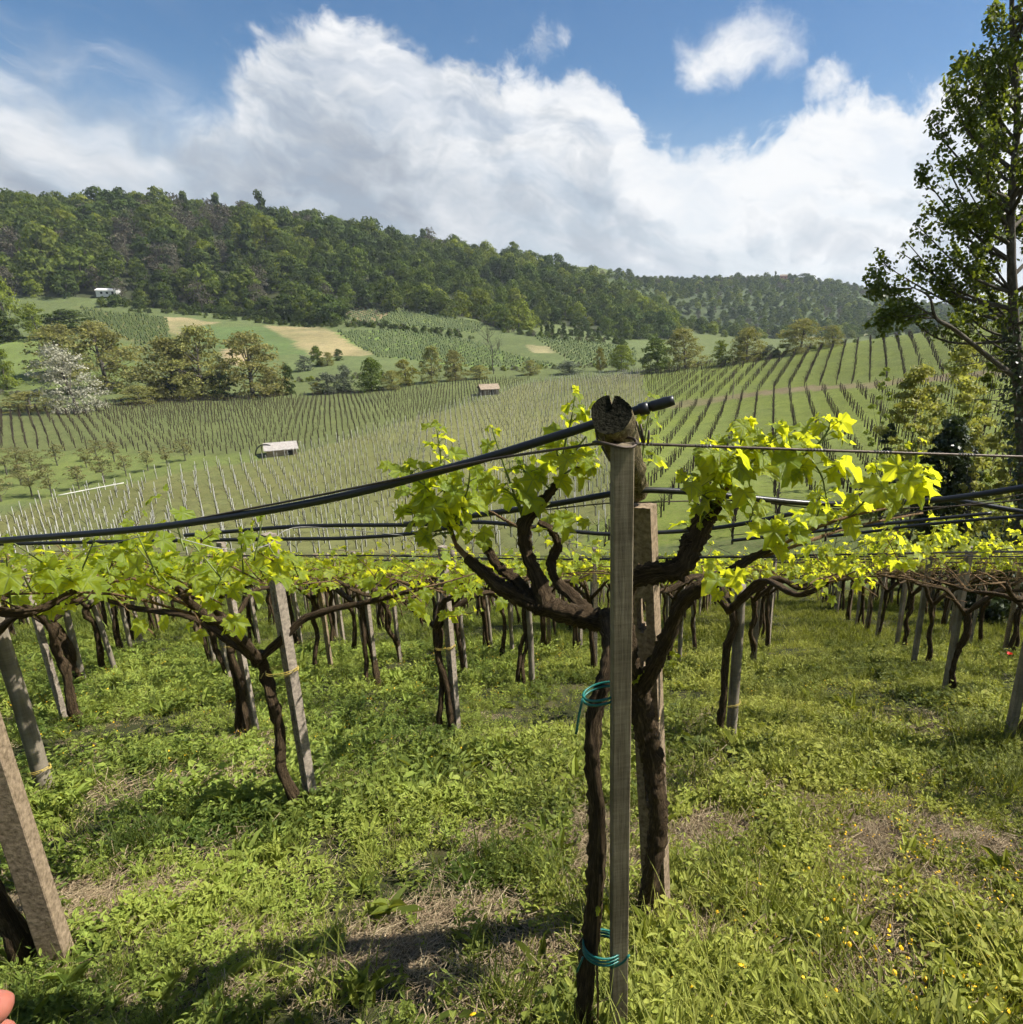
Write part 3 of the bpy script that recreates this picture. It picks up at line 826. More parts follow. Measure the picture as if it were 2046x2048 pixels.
# (sheet foot x, y, kind, height, post label, vine seed, vine dx, vine label)
NEAR = [
 ('C', 590, 1522, 'slot', 1.84, 'slotted concrete post behind a forked vine, in the gap left of centre', 41, -.10, 'vine forking in a wide Y against a slotted concrete post, left of centre'),
 ('P1', 98, 1506, 'round', 1.86, 'thick round grey wooden post tied with yellow twine near the left edge', 42, -.13, 'dark vine behind the round wooden post at the left edge'),
 ('E', 484, 1388, 'slim', 1.84, 'slim concrete post with its top showing beside the forked vine', 43, -.07, 'straight dark vine on the slim post next to the forked vine'),
 ('P2', 126, 1368, 'slim', 1.72, 'slim post behind a twisted double trunk, second in line at the left edge', 44, .07, 'twisted double trunked vine, second in line at the left edge'),
 ('P3', 163, 1302, 'round', 1.75, 'thin wooden post, third in line at the left edge', 45, -.07, 'vine third in line along the left edge'),
 ('D', 862, 1378, 'slot', 1.84, 'pale slotted concrete post standing clear in the middle of the vineyard', 46, -.09, 'vine with raised arms on the pale post in the middle of the vineyard'),
 ('H', 1378, 1404, 'round', 1.45, 'dark wooden post bound with yellow twine in front of the grass alley', 47, -.05, 'dark trunked vine at the mouth of the grass alley'),
 ('L', 712, 1298, 'slim', 1.8, 'slim post just beyond and left of the pale middle post', 48, -.06, 'vine just beyond and left of the pale middle post'),
 ('K', 1004, 1300, 'round', 1.75, 'pale round post left of the wooden stake, midway down the slope', 49, -.09, 'dark vine left of the wooden stake, midway down the slope'),
 ('I', 437, 1302, 'slim', 1.78, 'pale leaning post alone left of the straight dark vine', 50, -.10, 'thin wavy vine by the pale leaning post'),
 ('Q', 1898, 1412, 'wood', 1.85, 'grey wooden post nearest the right edge, first of the alley row', 51, .16, 'vine behind the first grey post at the right edge'),
 ('F', 1781, 1314, 'wood', 1.86, 'tall grey wooden post, second of the row lining the alley', 52, .10, 'vine leaning on the second post of the alley row'),
 ('G', 1721, 1262, 'wood', 1.86, 'grey wooden post, third of the row lining the alley', 53, .09, 'vine on the third post of the alley row'),
 ('N', 1690, 1225, 'wood', 1.84, 'grey wooden post, fourth of the row lining the alley', None, .09, 'vine on the fourth post of the alley row'),
 ('O', 1420, 1262, 'wood', 1.8, 'wooden post behind the twine bound one, on the near side of the alley', None, -.07, 'vine behind the twine bound post on the near side of the alley'),
 ('M', 755, 1252, 'slim', 1.78, 'pale post between the middle post and the slim one beyond it', None, -.07, 'vine between the middle post and the slim post beyond it'),
]
ND = {}
for nm, px, py, kind, hh, plab, vs, vdx, vlab in NEAR:
    g = gplane(px, py); x, y = g[0], g[1]
    if kind == 'slot': me = post_box(.062, .054, hh, -.55, True).mesh('post'); mt = M_conc2
    elif kind == 'slim': me = post_box(.054, .048, hh, rp.uniform(-.7, -.2)).mesh('post'); mt = M_conc2
    elif kind == 'wood': me = post_box(.068, .062, hh, rp.uniform(-.2, .3), taper=.05).mesh('post'); mt = M_postw
    else: me = round_post(rp, .046 if nm in ('P1', 'H') else .036, hh).mesh('post', True); mt = M_postw
    me.materials.append(mt)
    ND[nm] = post_at(me, x, y, plab)
    if vs: near_vine(vs, x + vdx, y - .05, vlab, n_ind=170 if y < 5.5 else 60, head=1.1 if nm != 'H' else 1.28, lift=.30 if px > 1650 else (.06 if px > 1300 else 0))
    else:
        place_vine(int(rp.integers(3)), x + vdx, y - .04, vlab, lift=.28 if px > 1650 else .05); used.append((x, y))

EX = [(613,1267,'two trunks left of the slim post beyond the middle one'),(679,1240,'behind the slim post beyond the middle one'),(640,1222,'further back between the forked vine and the middle post'),(867,1281,'hard behind the pale middle post'),(957,1242,'behind the pale round post, to its left'),(918,1230,'midway between the middle post and the pale round post'),(1027,1230,'behind the pale round post, to its right'),(1111,1273,'seen just left of the wooden stake'),(1086,1228,'second behind the wooden stake on its left'),
      (205,1267,'fourth in line at the left edge'),(239,1236,'fifth in line at the left edge'),(393,1260,'behind the pale leaning post on the left'),(368,1216,'second behind the pale leaning post on the left'),(258,1212,'sixth in line at the left edge'),(1440,1222,'third on the near side of the grass alley'),(1300,1232,'seen between the slotted post and the alley'),(1270,1262,'just right of the slotted post, part way down'),(820,1215,'far behind the pale middle post'),(1160,1215,'far behind the wooden stake'),(560,1225,'far behind the forked vine'),(480,1222,'behind the slim post beside the forked vine'),(1905,1236,'behind the first alley post, out to the right'),(1840,1215,'right of the alley row, in the second row'),
      (1662,1205,'on the fifth post of the alley row'),(1641,1192,'on the sixth post of the alley row'),(1622,1184,'on the seventh post of the alley row')]
for k, (px, py, lab) in enumerate(EX):
    g = gplane(px, py); x, y = g[0], g[1]
    place_vine(int(rp.integers(3, 9)), x, y, 'dark vine ' + lab, None, 0, int(rp.choice([-1, 1])), .26 if px > 1550 else 0.0); used.append((x, y))
    o = bpy.data.objects.new('trellis_post', PROTO_POSTS[k % 6 if px < 1600 else k % 3]); COL.objects.link(o)
    o.location = (x + (.09 if px < 1600 else -.10), y + .02, h1(x, y)); o.rotation_euler = (0, 0, rp.uniform(0, 6.28))
    tag(o, 'slim post with the vine ' + lab, 'post')

# ------------------------------------------------------------------ left foreground post and its vine
g = gplane(112, 1806); x0, y0 = g[0], g[1]
o = link('trellis_post', post_box(.082, .074, 1.9, .30, taper=.06).mesh('post'), M_conc, None, (x0, y0, h1(x0, y0)))
tag(o, 'thick leaning concrete post cut off by the left edge in the foreground', 'post')
used.append((x0, y0))
rg = np.random.default_rng(60)
b0 = np.array([x0 - .14, y0 - .02, h1(x0 - .14, y0)])
tv = empty('grape_vine', b0, label='thin dark vine trunk running up the foreground post at the left edge', cat='vine')
mb = MB(); tube(mb, [(0.02, 0, -.1), (.03, 0, .15), (-.01, .0, .45), (.03, .01, .8), (-.02, .03, 1.15), (0, .05, 1.45)], [.045, .036, .032, .034, .04], 12, 40, .08, rg, 0, True, .12)
link('trunk', mb.mesh('trunk', True), M_bark, tv)
mb = MB(); tube(mb, [(0, .05, 1.40), (.08, .12, 1.50), (.20, .22, 1.42), (.30, .38, 1.46)], [.028, .022, .015, .009], 10, 24, .13, rg, 0, True, .12); link('arm', mb.mesh('arm', True), M_bark, tv)
mb = MB(); Ms = []
for k in range(36):
    a = rg.uniform(0, 1); p = np.array([.05 + .75 * a + rg.normal(0, .18), .10 + .8 * a + rg.normal(0, .25), 1.62 + rg.normal(0, .07)])
    p[2] -= SLOPE * p[1]
    tip = p + [rg.normal(0, .1), rg.normal(0, .1), rg.uniform(.08, .3)]
    Ms += shoot_leaves(rg, [p, .5 * (p + tip), tip], int(rg.integers(3, 6)), rg.uniform(.085, .12), mb)
tag(link('shoots', mb.mesh('shoots', True), M_shoot, tv), kind='stuff')
for M in Ms[:290]: add_leaf(tv, M, rg, np.zeros(3))

# ------------------------------------------------------------------ stake, log and slotted post in the foreground
S0 = gplane(1166, 2012); sx_, sy_ = S0[0], S0[1]
SB = np.array([sx_, sy_, h1(sx_, sy_)])
hs = P(1160, 838, sy_)[2] - SB[2]
mb = post_box(.046, .042, hs, .20, depth=.4)
stake = link('wooden_stake', mb.mesh('stake'), M_stake, None, SB)
tag(stake, 'weathered square sawn wooden stake standing nearest, tied with teal cord', 'stake')
g = gplane(1240, 1748); bx_, by_ = g[0], g[1]
hb = P(1205, 952, by_)[2] - h1(bx_, by_)
lean = P(1207, 952, by_)[0] - bx_
me = post_box(.098, .070, hb, -.38, True)
V = [np.array(v) for v in me.V]
for v in V: v[:, 0] += lean * v[:, 2] / hb
me.V = V
pb = post_at(me.mesh('post'), bx_, by_, 'slotted concrete post with oblong holes right behind the wooden stake', M_conc)
# the log lies on both heads and runs down the slope
l0 = P(1153, 783, sy_ - .015); l1 = P(1201, 925, by_ + .03)
d = l1 - l0; L = np.linalg.norm(d); d /= L
rl = np.random.default_rng(3)
mb = MB()
rad_ = .0455
pts = [l0 + d * t * L + np.array([0, 0, .006 * math.sin(5 * t)]) for t in (0, .25, .5, .75, 1)]
nS, nL = 48, 22
th = np.linspace(0, 2 * math.pi, nS, endpoint=False)
upv = np.array([0, 0, 1.0]); upv -= d * upv.dot(d); upv /= np.linalg.norm(upv); sv = np.cross(d, upv)
prof = 1 + .03 * np.sin(3 * th + 1) + .02 * np.sin(5 * th)
notch = np.exp(-((np.abs((th - math.pi / 2 + math.pi) % (2 * math.pi) - math.pi)) / .075) ** 2)       # crack at the top
Vv = []
for i in range(nL):
    t = i / (nL - 1)
    rr_ = rad_ * prof * (1 - .12 * t + .05 * math.sin(7 * t)) * (1 - .55 * notch * max(0, 1 - t * 2.2)) * (1 + rl.normal(0, .012, nS))
    rr_ *= 1 + .22 * np.exp(-((t - .62) / .05) ** 2) * np.exp(-((th - .1 + math.pi) % (2 * math.pi) - math.pi) ** 2 / .3)
    if i == 0: rr_ = rr_ * .965
    for k in range(nS): Vv.append(l0 + d * (t * L + (-.004 if i == 0 else 0)) + rr_[k] * (math.cos(th[k]) * sv + math.sin(th[k]) * upv))
Vv = np.array(Vv)
i, j = np.meshgrid(np.arange(nL - 1), np.arange(nS), indexing='ij'); i, j = i.ravel(), j.ravel()
F = np.stack([i * nS + j, i * nS + (j + 1) % nS, (i + 1) * nS + (j + 1) % nS, (i + 1) * nS + j], 1)
U = np.stack([np.tile(th / 6.283, nL), np.repeat(np.linspace(0, L, nL), nS)], 1)
lm = MB(); lm.add(Vv - l0, [F], 0, U)
log = empty('log', l0, label='lichen covered round log resting on the stake and the slotted post', cat='log')
link('bark', lm.mesh('bark', True), M_log, log)
em = MB()
ring = Vv[:nS] - l0
rings = [ring * k + [0, 0, 0] for k in (1, .8, .55, .3)] + [np.zeros((1, 3))]
for q_ in rings[1:4]: q_ += d[None] * rl.normal(.001, .0004, (nS, 1))
ev = np.vstack(rings)
F = []
for a_ in range(3):
    for k in range(nS): F.append([a_ * nS + k, a_ * nS + (k + 1) % nS, (a_ + 1) * nS + (k + 1) % nS, (a_ + 1) * nS + k])
F3 = [[3 * nS + k, 3 * nS + (k + 1) % nS, 4 * nS] for k in range(nS)]
em.add(ev, [np.array(F), np.array(F3)], 0, ev[:, [0, 2]])
link('sawn_end', em.mesh('sawn_end', True), M_logend, log)
ev2 = Vv[-nS:] - l0
link('far_end', MB().add(np.vstack([ev2, ev2.mean(0)]), [np.array([[k, (k + 1) % nS, nS] for k in range(nS)])]).mesh('far_end'), M_logend, log)

# ------------------------------------------------------------------ the two foreground vines
def px_tube(mb, pts, radii, origin, rg, sides=14, n=40, rough=.10, lobes=.14, lead=None):
    w_ = np.array([P(*p) for p in pts]) - origin
    if lead is not None: w_ = np.vstack([lead, w_])
    return tube(mb, w_, radii, sides, n, rough, rg, 0, True, lobes)
rg = np.random.default_rng(71)
oa = np.array([P(1105, 1990, 1.42)[0], 1.42, 0.0]); oa[2] = h1(oa[0], oa[1])
va = empty('grape_vine', oa, label='gnarled foreground vine lashed to the wooden stake, long arm reaching left', cat='vine')
mb = MB()
px_tube(mb, [(1100,1990,1.43),(1106,1850,1.44),(1122,1700,1.45),(1128,1560,1.46),(1118,1430,1.48),(1122,1340,1.50),(1150,1255,1.55),(1152,1190,1.62),(1150,1160,1.68)],
        [.030,.026,.024,.023,.021,.020,.024,.028,.030], oa, rg, 14, 110, .11, .14, np.array([[0, 0, -.15]]))
link('trunk', mb.mesh('trunk', True), M_bark, va)
def arm(parent, origin, pts, radii, rg, n=36, name='arm', mat=None, sides=12):
    mb = MB(); px_tube(mb, pts, radii, origin, rg, sides, int(n * 1.5), .13, .16); return link(name, mb.mesh(name, True), mat or M_bark, parent)
arm(va, oa, [(1160,1180,1.70),(1110,1166,1.72),(1050,1150,1.74),(1005,1136,1.76),(950,1110,1.78),(915,1080,1.80),(880,1052,1.82)], [.030,.030,.031,.028,.024,.019,.012], rg, 60)
arm(va, oa, [(1030,1142,1.75),(1012,1090,1.77),(992,1040,1.78),(990,990,1.79),(1010,960,1.80),(1042,925,1.80),(1062,895,1.80)], [.028,.023,.019,.020,.016,.011,.007], rg, 44)
arm(va, oa, [(1000,1128,1.76),(975,1098,1.80),(945,1072,1.84),(922,1040,1.86),(912,1022,1.86)], [.020,.016,.014,.013,.010], rg, 28)
arm(va, oa, [(1120,1168,1.72),(1075,1120,1.85),(1048,1092,1.90),(1040,1060,1.94),(1052,1030,1.95),(1040,1000,1.95),(1015,985,1.95)], [.020,.017,.014,.015,.015,.012,.009], rg, 36)
arm(va, oa, [(885,1055,1.82),(862,1030,1.83),(852,1002,1.84),(838,960,1.84)], [.010,.007,.005,.004], rg, 20, 'cane', M_cane, 7)
arm(va, oa, [(1000,1005,1.85),(960,985,1.9),(925,965,1.95),(880,950,2.0)], [.006,.005,.004,.003], rg, 20, 'cane', M_cane, 6)
rg = np.random.default_rng(72)
ob = np.array([bx_ - .035, by_ - .06, 0]); ob[2] = h1(ob[0], ob[1])
vb = empty('grape_vine', ob, label='thick foreground vine on the slotted post, arms reaching right', cat='vine')
mb = MB()
px_tube(mb, [(1218,1762,2.10),(1222,1690,2.10),(1236,1600,2.09),(1240,1520,2.08),(1228,1430,2.07),(1212,1350,2.06),(1205,1290,2.05)],
        [.048,.040,.035,.034,.036,.040,.042], ob, rg, 14, 100, .12, .15, np.array([[.01, 0, -.12]]))
link('trunk', mb.mesh('trunk', True), M_bark, vb)
arm(vb, ob, [(1208,1300,2.05),(1232,1260,2.0),(1262,1200,1.95),(1285,1140,1.92),(1320,1110,1.90),(1375,1082,1.90),(1420,1052,1.92),(1470,1030,1.95)], [.036,.030,.026,.024,.020,.016,.012,.008], rg, 60)
arm(vb, ob, [(1206,1310,2.06),(1190,1240,1.98),(1180,1160,1.86),(1190,1100,1.76),(1230,1080,1.72),(1280,1072,1.70),(1308,1030,1.70),(1328,985,1.70),(1352,952,1.70)], [.028,.024,.022,.026,.030,.031,.029,.026,.020], rg, 70)
arm(vb, ob, [(1350,955,1.70),(1365,930,1.70),(1385,900,1.70)], [.011,.009,.006], rg, 12, 'cane', M_cane, 8)
arm(vb, ob, [(1284,1142,1.92),(1300,1120,2.0),(1330,1090,2.05),(1360,1080,2.1)], [.016,.014,.012,.01], rg, 18)
arm(vb, ob, [(1385,905,1.70),(1430,888,1.72),(1480,880,1.75),(1530,868,1.78)], [.006,.005,.004,.003], rg, 18, 'cane', M_cane, 6)
arm(vb, ob, [(1470,1030,1.95),(1530,1000,2.0),(1600,975,2.05),(1680,958,2.1)], [.007,.006,.005,.004], rg, 22, 'cane', M_cane, 6)
arm(vb, ob, [(1440,1050,1.95),(1500,1030,2.0),(1570,1005,2.1),(1650,985,2.2),(1740,968,2.3)], [.007,.006,.005,.004,.004], rg, 22, 'cane', M_cane, 6)

SHOOTS_A = [  # polyline on the sheet with depth, number of leaves, leaf size
 ([(855,1010,1.84),(838,920,1.82),(830,850,1.80),(822,795,1.80)], 11, .085), ([(850,985,1.84),(800,915,1.80),(740,882,1.78)], 8, .085), ([(850,1000,1.84),(880,930,1.80),(888,880,1.78)], 8, .085),
 ([(842,1015,1.84),(800,975,1.85),(745,962,1.86)], 7, .09), ([(838,980,1.84),(790,940,1.86),(750,925,1.9)], 7, .08), ([(852,1005,1.82),(820,1010,1.80),(800,1030,1.80)], 5, .08),
 ([(985,975,1.79),(955,890,1.77),(935,830,1.76),(928,805,1.76)], 4, .06), ([(990,970,1.79),(968,935,1.76),(950,920,1.74)], 5, .10),
 ([(1040,925,1.80),(1010,900,1.78),(985,890,1.76)], 5, .09), ([(1055,900,1.80),(1065,840,1.78),(1078,790,1.78),(1086,735,1.78)], 8, .08), ([(1062,895,1.80),(1095,880,1.76),(1120,890,1.74)], 5, .09),
 ([(1060,890,1.80),(1100,830,1.80),(1130,800,1.80),(1142,745,1.78)], 7, .075), ([(1060,900,1.82),(1050,850,1.84),(1045,810,1.86)], 5, .075),
 ([(880,960,2.0),(900,930,2.0),(895,905,2.0)], 5, .08), ([(1045,1000,1.95),(1070,985,1.95),(1110,985,1.95)], 5, .08), ([(920,1030,1.86),(905,1010,1.86),(885,1020,1.86)], 4, .07),
 ([(845,990,1.84),(815,960,1.78),(790,990,1.74)], 6, .09)]
SHOOTS_B = [
 ([(1205,925,2.1),(1213,850,2.05),(1222,790,2.05),(1226,745,2.05)], 7, .085), ([(1352,952,1.70),(1320,930,1.66),(1300,905,1.64)], 6, .09), ([(1365,930,1.70),(1345,880,1.66),(1330,835,1.66)], 8, .09),
 ([(1375,915,1.70),(1392,860,1.68),(1400,820,1.68),(1405,795,1.68)], 9, .085), ([(1385,905,1.70),(1430,860,1.70),(1455,830,1.70),(1470,800,1.72)], 9, .085), ([(1430,888,1.72),(1470,860,1.74),(1500,850,1.74),(1510,835,1.74)], 7, .08),
 ([(1480,880,1.75),(1530,850,1.76),(1560,815,1.76),(1565,792,1.76)], 9, .09), ([(1530,868,1.78),(1550,900,1.78),(1560,950,1.78)], 5, .09), ([(1400,920,1.72),(1420,960,1.72),(1410,990,1.74)], 5, .09),
 ([(1600,975,2.05),(1640,935,2.0),(1655,900,2.0),(1650,870,2.0)], 7, .08), ([(1680,958,2.1),(1700,930,1.95),(1720,905,1.9),(1730,880,1.88)], 8, .115), ([(1700,960,2.1),(1715,900,2.0),(1728,860,1.98),(1722,812,1.96)], 4, .06),
 ([(1470,1030,1.95),(1480,1000,1.93),(1500,980,1.92)], 6, .09), ([(1530,1000,2.0),(1545,960,2.0),(1540,930,2.0)], 6, .08), ([(1375,1082,1.90),(1370,1100,1.82),(1365,1130,1.80)], 5, .085), ([(1360,950,1.70),(1330,970,1.66),(1320,990,1.66)], 4, .08),
 ([(1290,1000,2.2),(1320,980,2.2),(1330,960,2.2)], 5, .08), ([(1440,1050,1.95),(1450,1015,1.95),(1440,985,1.95)], 6, .08), ([(1650,985,2.2),(1660,950,2.2),(1690,940,2.2)], 5, .09), ([(1570,1005,2.1),(1590,975,2.1),(1600,955,2.1)], 6, .085),
 ([(1400,900,1.70),(1370,870,1.64),(1350,850,1.62)], 6, .095), ([(1480,885,1.76),(1500,905,1.74),(1520,895,1.72)], 4, .08)]
for root, og, SH, sd_ in ((va, oa, SHOOTS_A, 81), (vb, ob, SHOOTS_B, 82)):
    rg = np.random.default_rng(sd_)
    for pts, nl, sz in SH:
        mb = MB()
        w_ = np.array([P(*p) for p in pts])
        Ms = shoot_leaves(rg, list(w_), int(nl * 1.65), sz * 1.02, mb, .1, .0036)
        mb.V = [v - og for v in mb.V]
        sh_ = link('shoot', mb.mesh('shoot', True), M_shoot, root)
        for M in Ms: add_leaf(sh_, M, rg, og)
# small sprout from each trunk
for root, og, px in ((va, oa, (1128, 1722, 1.42)), (vb, ob, (1205, 1290, 2.0)), (vb, ob, (1262, 1255, 1.97))):
    p = P(*px)
    for M in shoot_leaves(rg, [p, p + [.01, -.01, .03], p + [.015, -.02, .06]], 3, .035): add_leaf(root, M, rg, og)

# ------------------------------------------------------------------ the rest of the trellis down the slope
rg = np.random.default_rng(9)
ORD = 'first second third fourth fifth sixth seventh eighth ninth tenth eleventh twelfth thirteenth fourteenth fifteenth sixteenth seventeenth eighteenth nineteenth'.split()
n_v = 0
for j in range(-13, 9):
    for i in range(0, 19):
        uu = 1.3 + 1.66 * i + rg.normal(0, .12) + (.25 * (j % 3)); vv = -.36 + 2.16 * j + rg.normal(0, .08)
        x, y = UD * uu + VD * vv
        if y > 33 or y < 2.6: continue
        z = h1(x, y)
        px, py, _ = proj(np.array([x, y, z + 1.0]))
        if not (-260 < px < 2200): continue
        if any((x - a) ** 2 + (y - b) ** 2 < 1.1 for a, b in used): continue
        if (y < 10.5 if px < 1500 else y < 6.2) and -60 < px < 1960: continue
        if j == 1 and y < 13: continue
        where = f'{ORD[i]} down the slope in ' + ('the row of the wooden stake' if j == 0 else f'the {ORD[abs(j) - 1]} row ' + ('left' if j < 0 else 'right') + ' of the wooden stake')
        place_vine(int(rg.integers(3, 9)), x, y, f'dark vine, {where}', 'trellised vines down the slope', 0, int(rg.choice([-1, 1])), .22 if j > 0 else 0.0)
        if rg.random() < .97:
            o = bpy.data.objects.new('trellis_post', PROTO_POSTS[rg.integers(6) if j != 1 else rg.integers(3)]); COL.objects.link(o)
            o.location = (x + rg.choice([-1, 1]) * rg.uniform(.07, .12), y + .05, z); o.rotation_euler = (0, 0, rg.uniform(0, 6.28))
            tag(o, f'slim post, {where}', 'post', 'trellis posts down the slope')
        n_v += 1

# ------------------------------------------------------------------ hoses and wires
def line_thing(name, pts, r, mat, label, cat, group=None, sides=6, n=30, parts=None):
    pts = np.array(pts, float); o0 = pts[0]
    mb = MB(); c = tube(mb, pts - o0, [r, r], sides, n)
    if parts is None:
        o = link(name, mb.mesh(name, True), mat, None, o0)
    else:
        o = empty(name, o0); link('run', mb.mesh('run', True), mat, o); parts(o, c)
    return tag(o, label, cat, group)
def pl(pts): return [P(*p) for p in pts]
def hose1_parts(o, c):
    mb = MB(); e = P(1268, 756, 1.48) - P(-170, 1034, 1.98); s_ = P(1206, 774, 1.49) - P(-170, 1034, 1.98); dd = (e - s_) / np.linalg.norm(e - s_)
    tube(mb, [s_, s_ + dd * .022], [.0145, .0145], 12, 3); link('collar', mb.mesh('collar', True), M_hose, o)
    mb = MB(); tube(mb, [e - dd * .05, e - dd * .02, e + dd * .004], [.0125, .013, .0115], 12, 6); link('end_plug', mb.mesh('end_plug', True), M_hose, o)
line_thing('irrigation_hose', pl([(-170,1034,1.98),(0,1020,1.93),(300,994,1.81),(600,946,1.67),(860,880,1.57),(1050,823,1.51),(1115,802,1.50),(1195,776,1.50),(1268,756,1.48)]), .0105, M_hose,
           'thick black hose rising from the left edge to a plugged end beside the log', 'hose', None, 12, 70, hose1_parts)
H_ = [('thick black hose crossing behind the stake and climbing to the right edge', [(760,990,2.3),(1000,958,2.15),(1140,934,2.08),(1200,925,2.05),(1300,928,2.08),(1400,938,2.1),(1560,951,2.2),(1750,945,2.1),(1930,920,2.0),(2080,895,1.9)], .0105),
 ('black hose sagging behind the stake at knot height, one level below the others', [(350,1010,3.3),(566,993,3.2),(780,990,3.2),(902,985,3.15),(995,993,3.1),(1136,1007,3.1),(1222,1005,3.1),(1300,1001,3.1),(1390,990,3.0),(1500,968,2.9)], .0105),
 ('black hose running flat past the head of the forked vine post', [(-150,1030,3.45),(209,1022,3.42),(533,1017,3.42),(660,1015,3.4),(780,1006,3.35),(880,990,3.3)], .0105),
 ('short black hose end lying across the leaves at the right edge', [(1790,942,2.5),(1850,952,2.45),(1925,965,2.4),(2050,985,2.3)], .010),
 ('black hose slanting up through the leaves right of the alley', [(1380,1020,3.4),(1560,1000,3.3),(1700,985,3.2),(1870,968,3.1)], .009),
 ('lower black hose slanting through the leaves above the alley mouth', [(1560,1012,4.1),(1640,1003,4.0),(1740,990,3.9),(1960,970,3.7)], .010)]
for lab, pts, r in H_: line_thing('irrigation_hose', pl(pts), r, M_hose, lab, 'hose', None, 9, 50)
def wire1_parts(o, c):
    for px in (1215, 1330, 1545, 1650, 1830):
        mb = MB(); k = int(np.argmin(np.abs(np.array([proj(q + P(1118, 838, 1.44))[0] for q in c]) - px))); k = min(max(k, 1), len(c) - 2)
        a, b = c[k - 1], c[k + 1]; dd = (b - a) / np.linalg.norm(b - a)
        rl_ = [c[k] + dd * (t - .5) * .05 + .0042 * np.array([0, math.cos(t * 38), math.sin(t * 38)]) for t in np.linspace(0, 1, 36)]
        tube(mb, rl_, [.0011, .0011], 4, 60); link('wire_knot', mb.mesh('wire_knot'), M_zinc, o)
line_thing('wire', pl([(1118,838,1.44),(1210,838,1.45),(1500,848,1.5),(1930,862,1.6),(2100,868,1.65)]), .0034, M_wire, 'rusty wire with twisted knots stretched from the stake to the right edge', 'wire', None, 7, 60, wire1_parts)
line_thing('wire', pl([(-100,1028,1.98),(235,1000,1.84),(486,957,1.72),(740,906,1.6),(920,868,1.53),(1120,838,1.44)]), .0032, M_wire, 'rusty wire running beside the thick hose from the left edge to the stake', 'wire', None, 7, 60)
W_ = [('thin rusty wire below the second hose, right of the stake', [(1000,965,2.15),(1140,950,2.08),(1205,948,2.05),(1400,945,2.1),(1560,960,2.2),(1800,955,2.1),(1990,935,2.0)], .0024),
      ('wire climbing across the leaves just below the hose at the right edge', [(1380,1010,2.6),(1600,985,2.5),(1800,955,2.4),(2000,920,2.3)], .002),
      ('bright loose tie wire looping over the hose at the left', [(140,1035,2.5),(200,1028,2.4),(300,1010,2.4),(420,1035,2.5),(500,1030,2.6),(540,1000,2.7),(600,995,2.8),(760,1010,2.9)], .0016)]
for lab, pts, r in W_: line_thing('wire', pl(pts), r, M_zinc if 'bright' in lab else M_wire, lab, 'wire', None, 5, 50)
# wire that binds the log to the stake
mb = MB(); c0_ = P(1160, 835, sy_ - .01)
tube(mb, [c0_ + .047 * np.array([math.cos(a), .8 * math.sin(a), .12 * math.sin(a * 2)]) - c0_ for a in np.linspace(0, 6.28, 16)], [.0035, .0035], 6, 40)
for px, py, tx, ty in ((1128, 836, 1122, 800), (1138, 838, 1140, 805), (1215, 836, 1208, 800), (1222, 838, 1224, 812), (1212, 836, 1200, 795), (1135, 842, 1150, 870)):
    tube(mb, [P(px, py, 1.40) - c0_, P(tx, ty, 1.40) - c0_], [.003, .0025], 5, 4)
tag(link('binding_wire', mb.mesh('binding_wire', True), M_wire, None, c0_), 'twisted wire binding the log to the top of the stake', 'wire')
# overhead net of wires and drip hoses
rg = np.random.default_rng(12)
def canopy_line(a_uv, b_uv, dz, n, sag=.03):
    out = []
    for t in np.linspace(0, 1, n):
        q = np.array(a_uv) * (1 - t) + np.array(b_uv) * t; x, y = UD * q[0] + VD * q[1]
        out.append((x, y, h1(x, y) + CAN + .17 + dz - sag * abs(math.sin(t * n * 1.1)) + rg.normal(0, .008)))
    return out
for i in range(2, 15):
    u0 = 1.3 + 2.0 * i
    line_thing('irrigation_hose', canopy_line((u0 + rg.normal(0, .1), -17 - i), (u0 + rg.normal(0, .1), 11 + i), .02, 18), .009, M_hose, 'thin black drip hose strung across the vine canopy down the slope', 'hose', 'drip hoses strung across the vine canopy', 6, 60)
    for q in (.0, .7, 1.35):
        line_thing('wire', canopy_line((u0 + q, -17 - i), (u0 + q + rg.normal(0, .1), 11 + i), .03, 12, .02), .0018, M_wire, 'taut canopy wire crossing the rows over the vineyard', 'wire', 'canopy wires crossing the rows', 4, 36)
for j in range(-9, 6):
    for q in (0, .72, 1.44):
        vv = -.36 + 2.16 * j + q
        line_thing('wire', canopy_line((2.6 + rg.uniform(0, .4), vv), (33, vv), .0, 14, .02), .0018, M_wire, 'taut canopy wire running down the slope along the rows', 'wire', 'canopy wires running down the slope', 4, 40)

# ------------------------------------------------------------------ ties
def tie(cx_, cy_, cz_, rx, ry, r, mat, label, turns=2, tail=.0, tilt=.0):
    mb = MB(); o0 = np.array([cx_, cy_, cz_])
    n_ = 14 * turns
    pts = [(rx * math.cos(a), ry * math.sin(a), .012 * a / 6.28 + tilt * math.cos(a)) for a in np.linspace(0, 6.28 * turns, n_)]
    tube(mb, pts, [r, r], 5, n_ * 2)
    if tail:
        tube(mb, [(-rx, -ry * .5, .01), (-rx - .01, -ry * .6, -tail * .4), (-rx - .018, -ry * .6, -tail)], [r, r], 5, 8)
        tube(mb, [(rx * .4, -ry, .0), (rx * .9, -ry - .01, .03), (rx * 1.25, -ry - .01, .06)], [r, r], 5, 8)
    return tag(link('plant_tie', mb.mesh('plant_tie', True), mat, None, o0), label, 'tie')
p = P(1138, 1315, 1.46); tie(p[0], p[1], p[2], .052, .045, .0035, M_teal, 'teal cord knotted round the stake at mid height', 2, .09, .012)
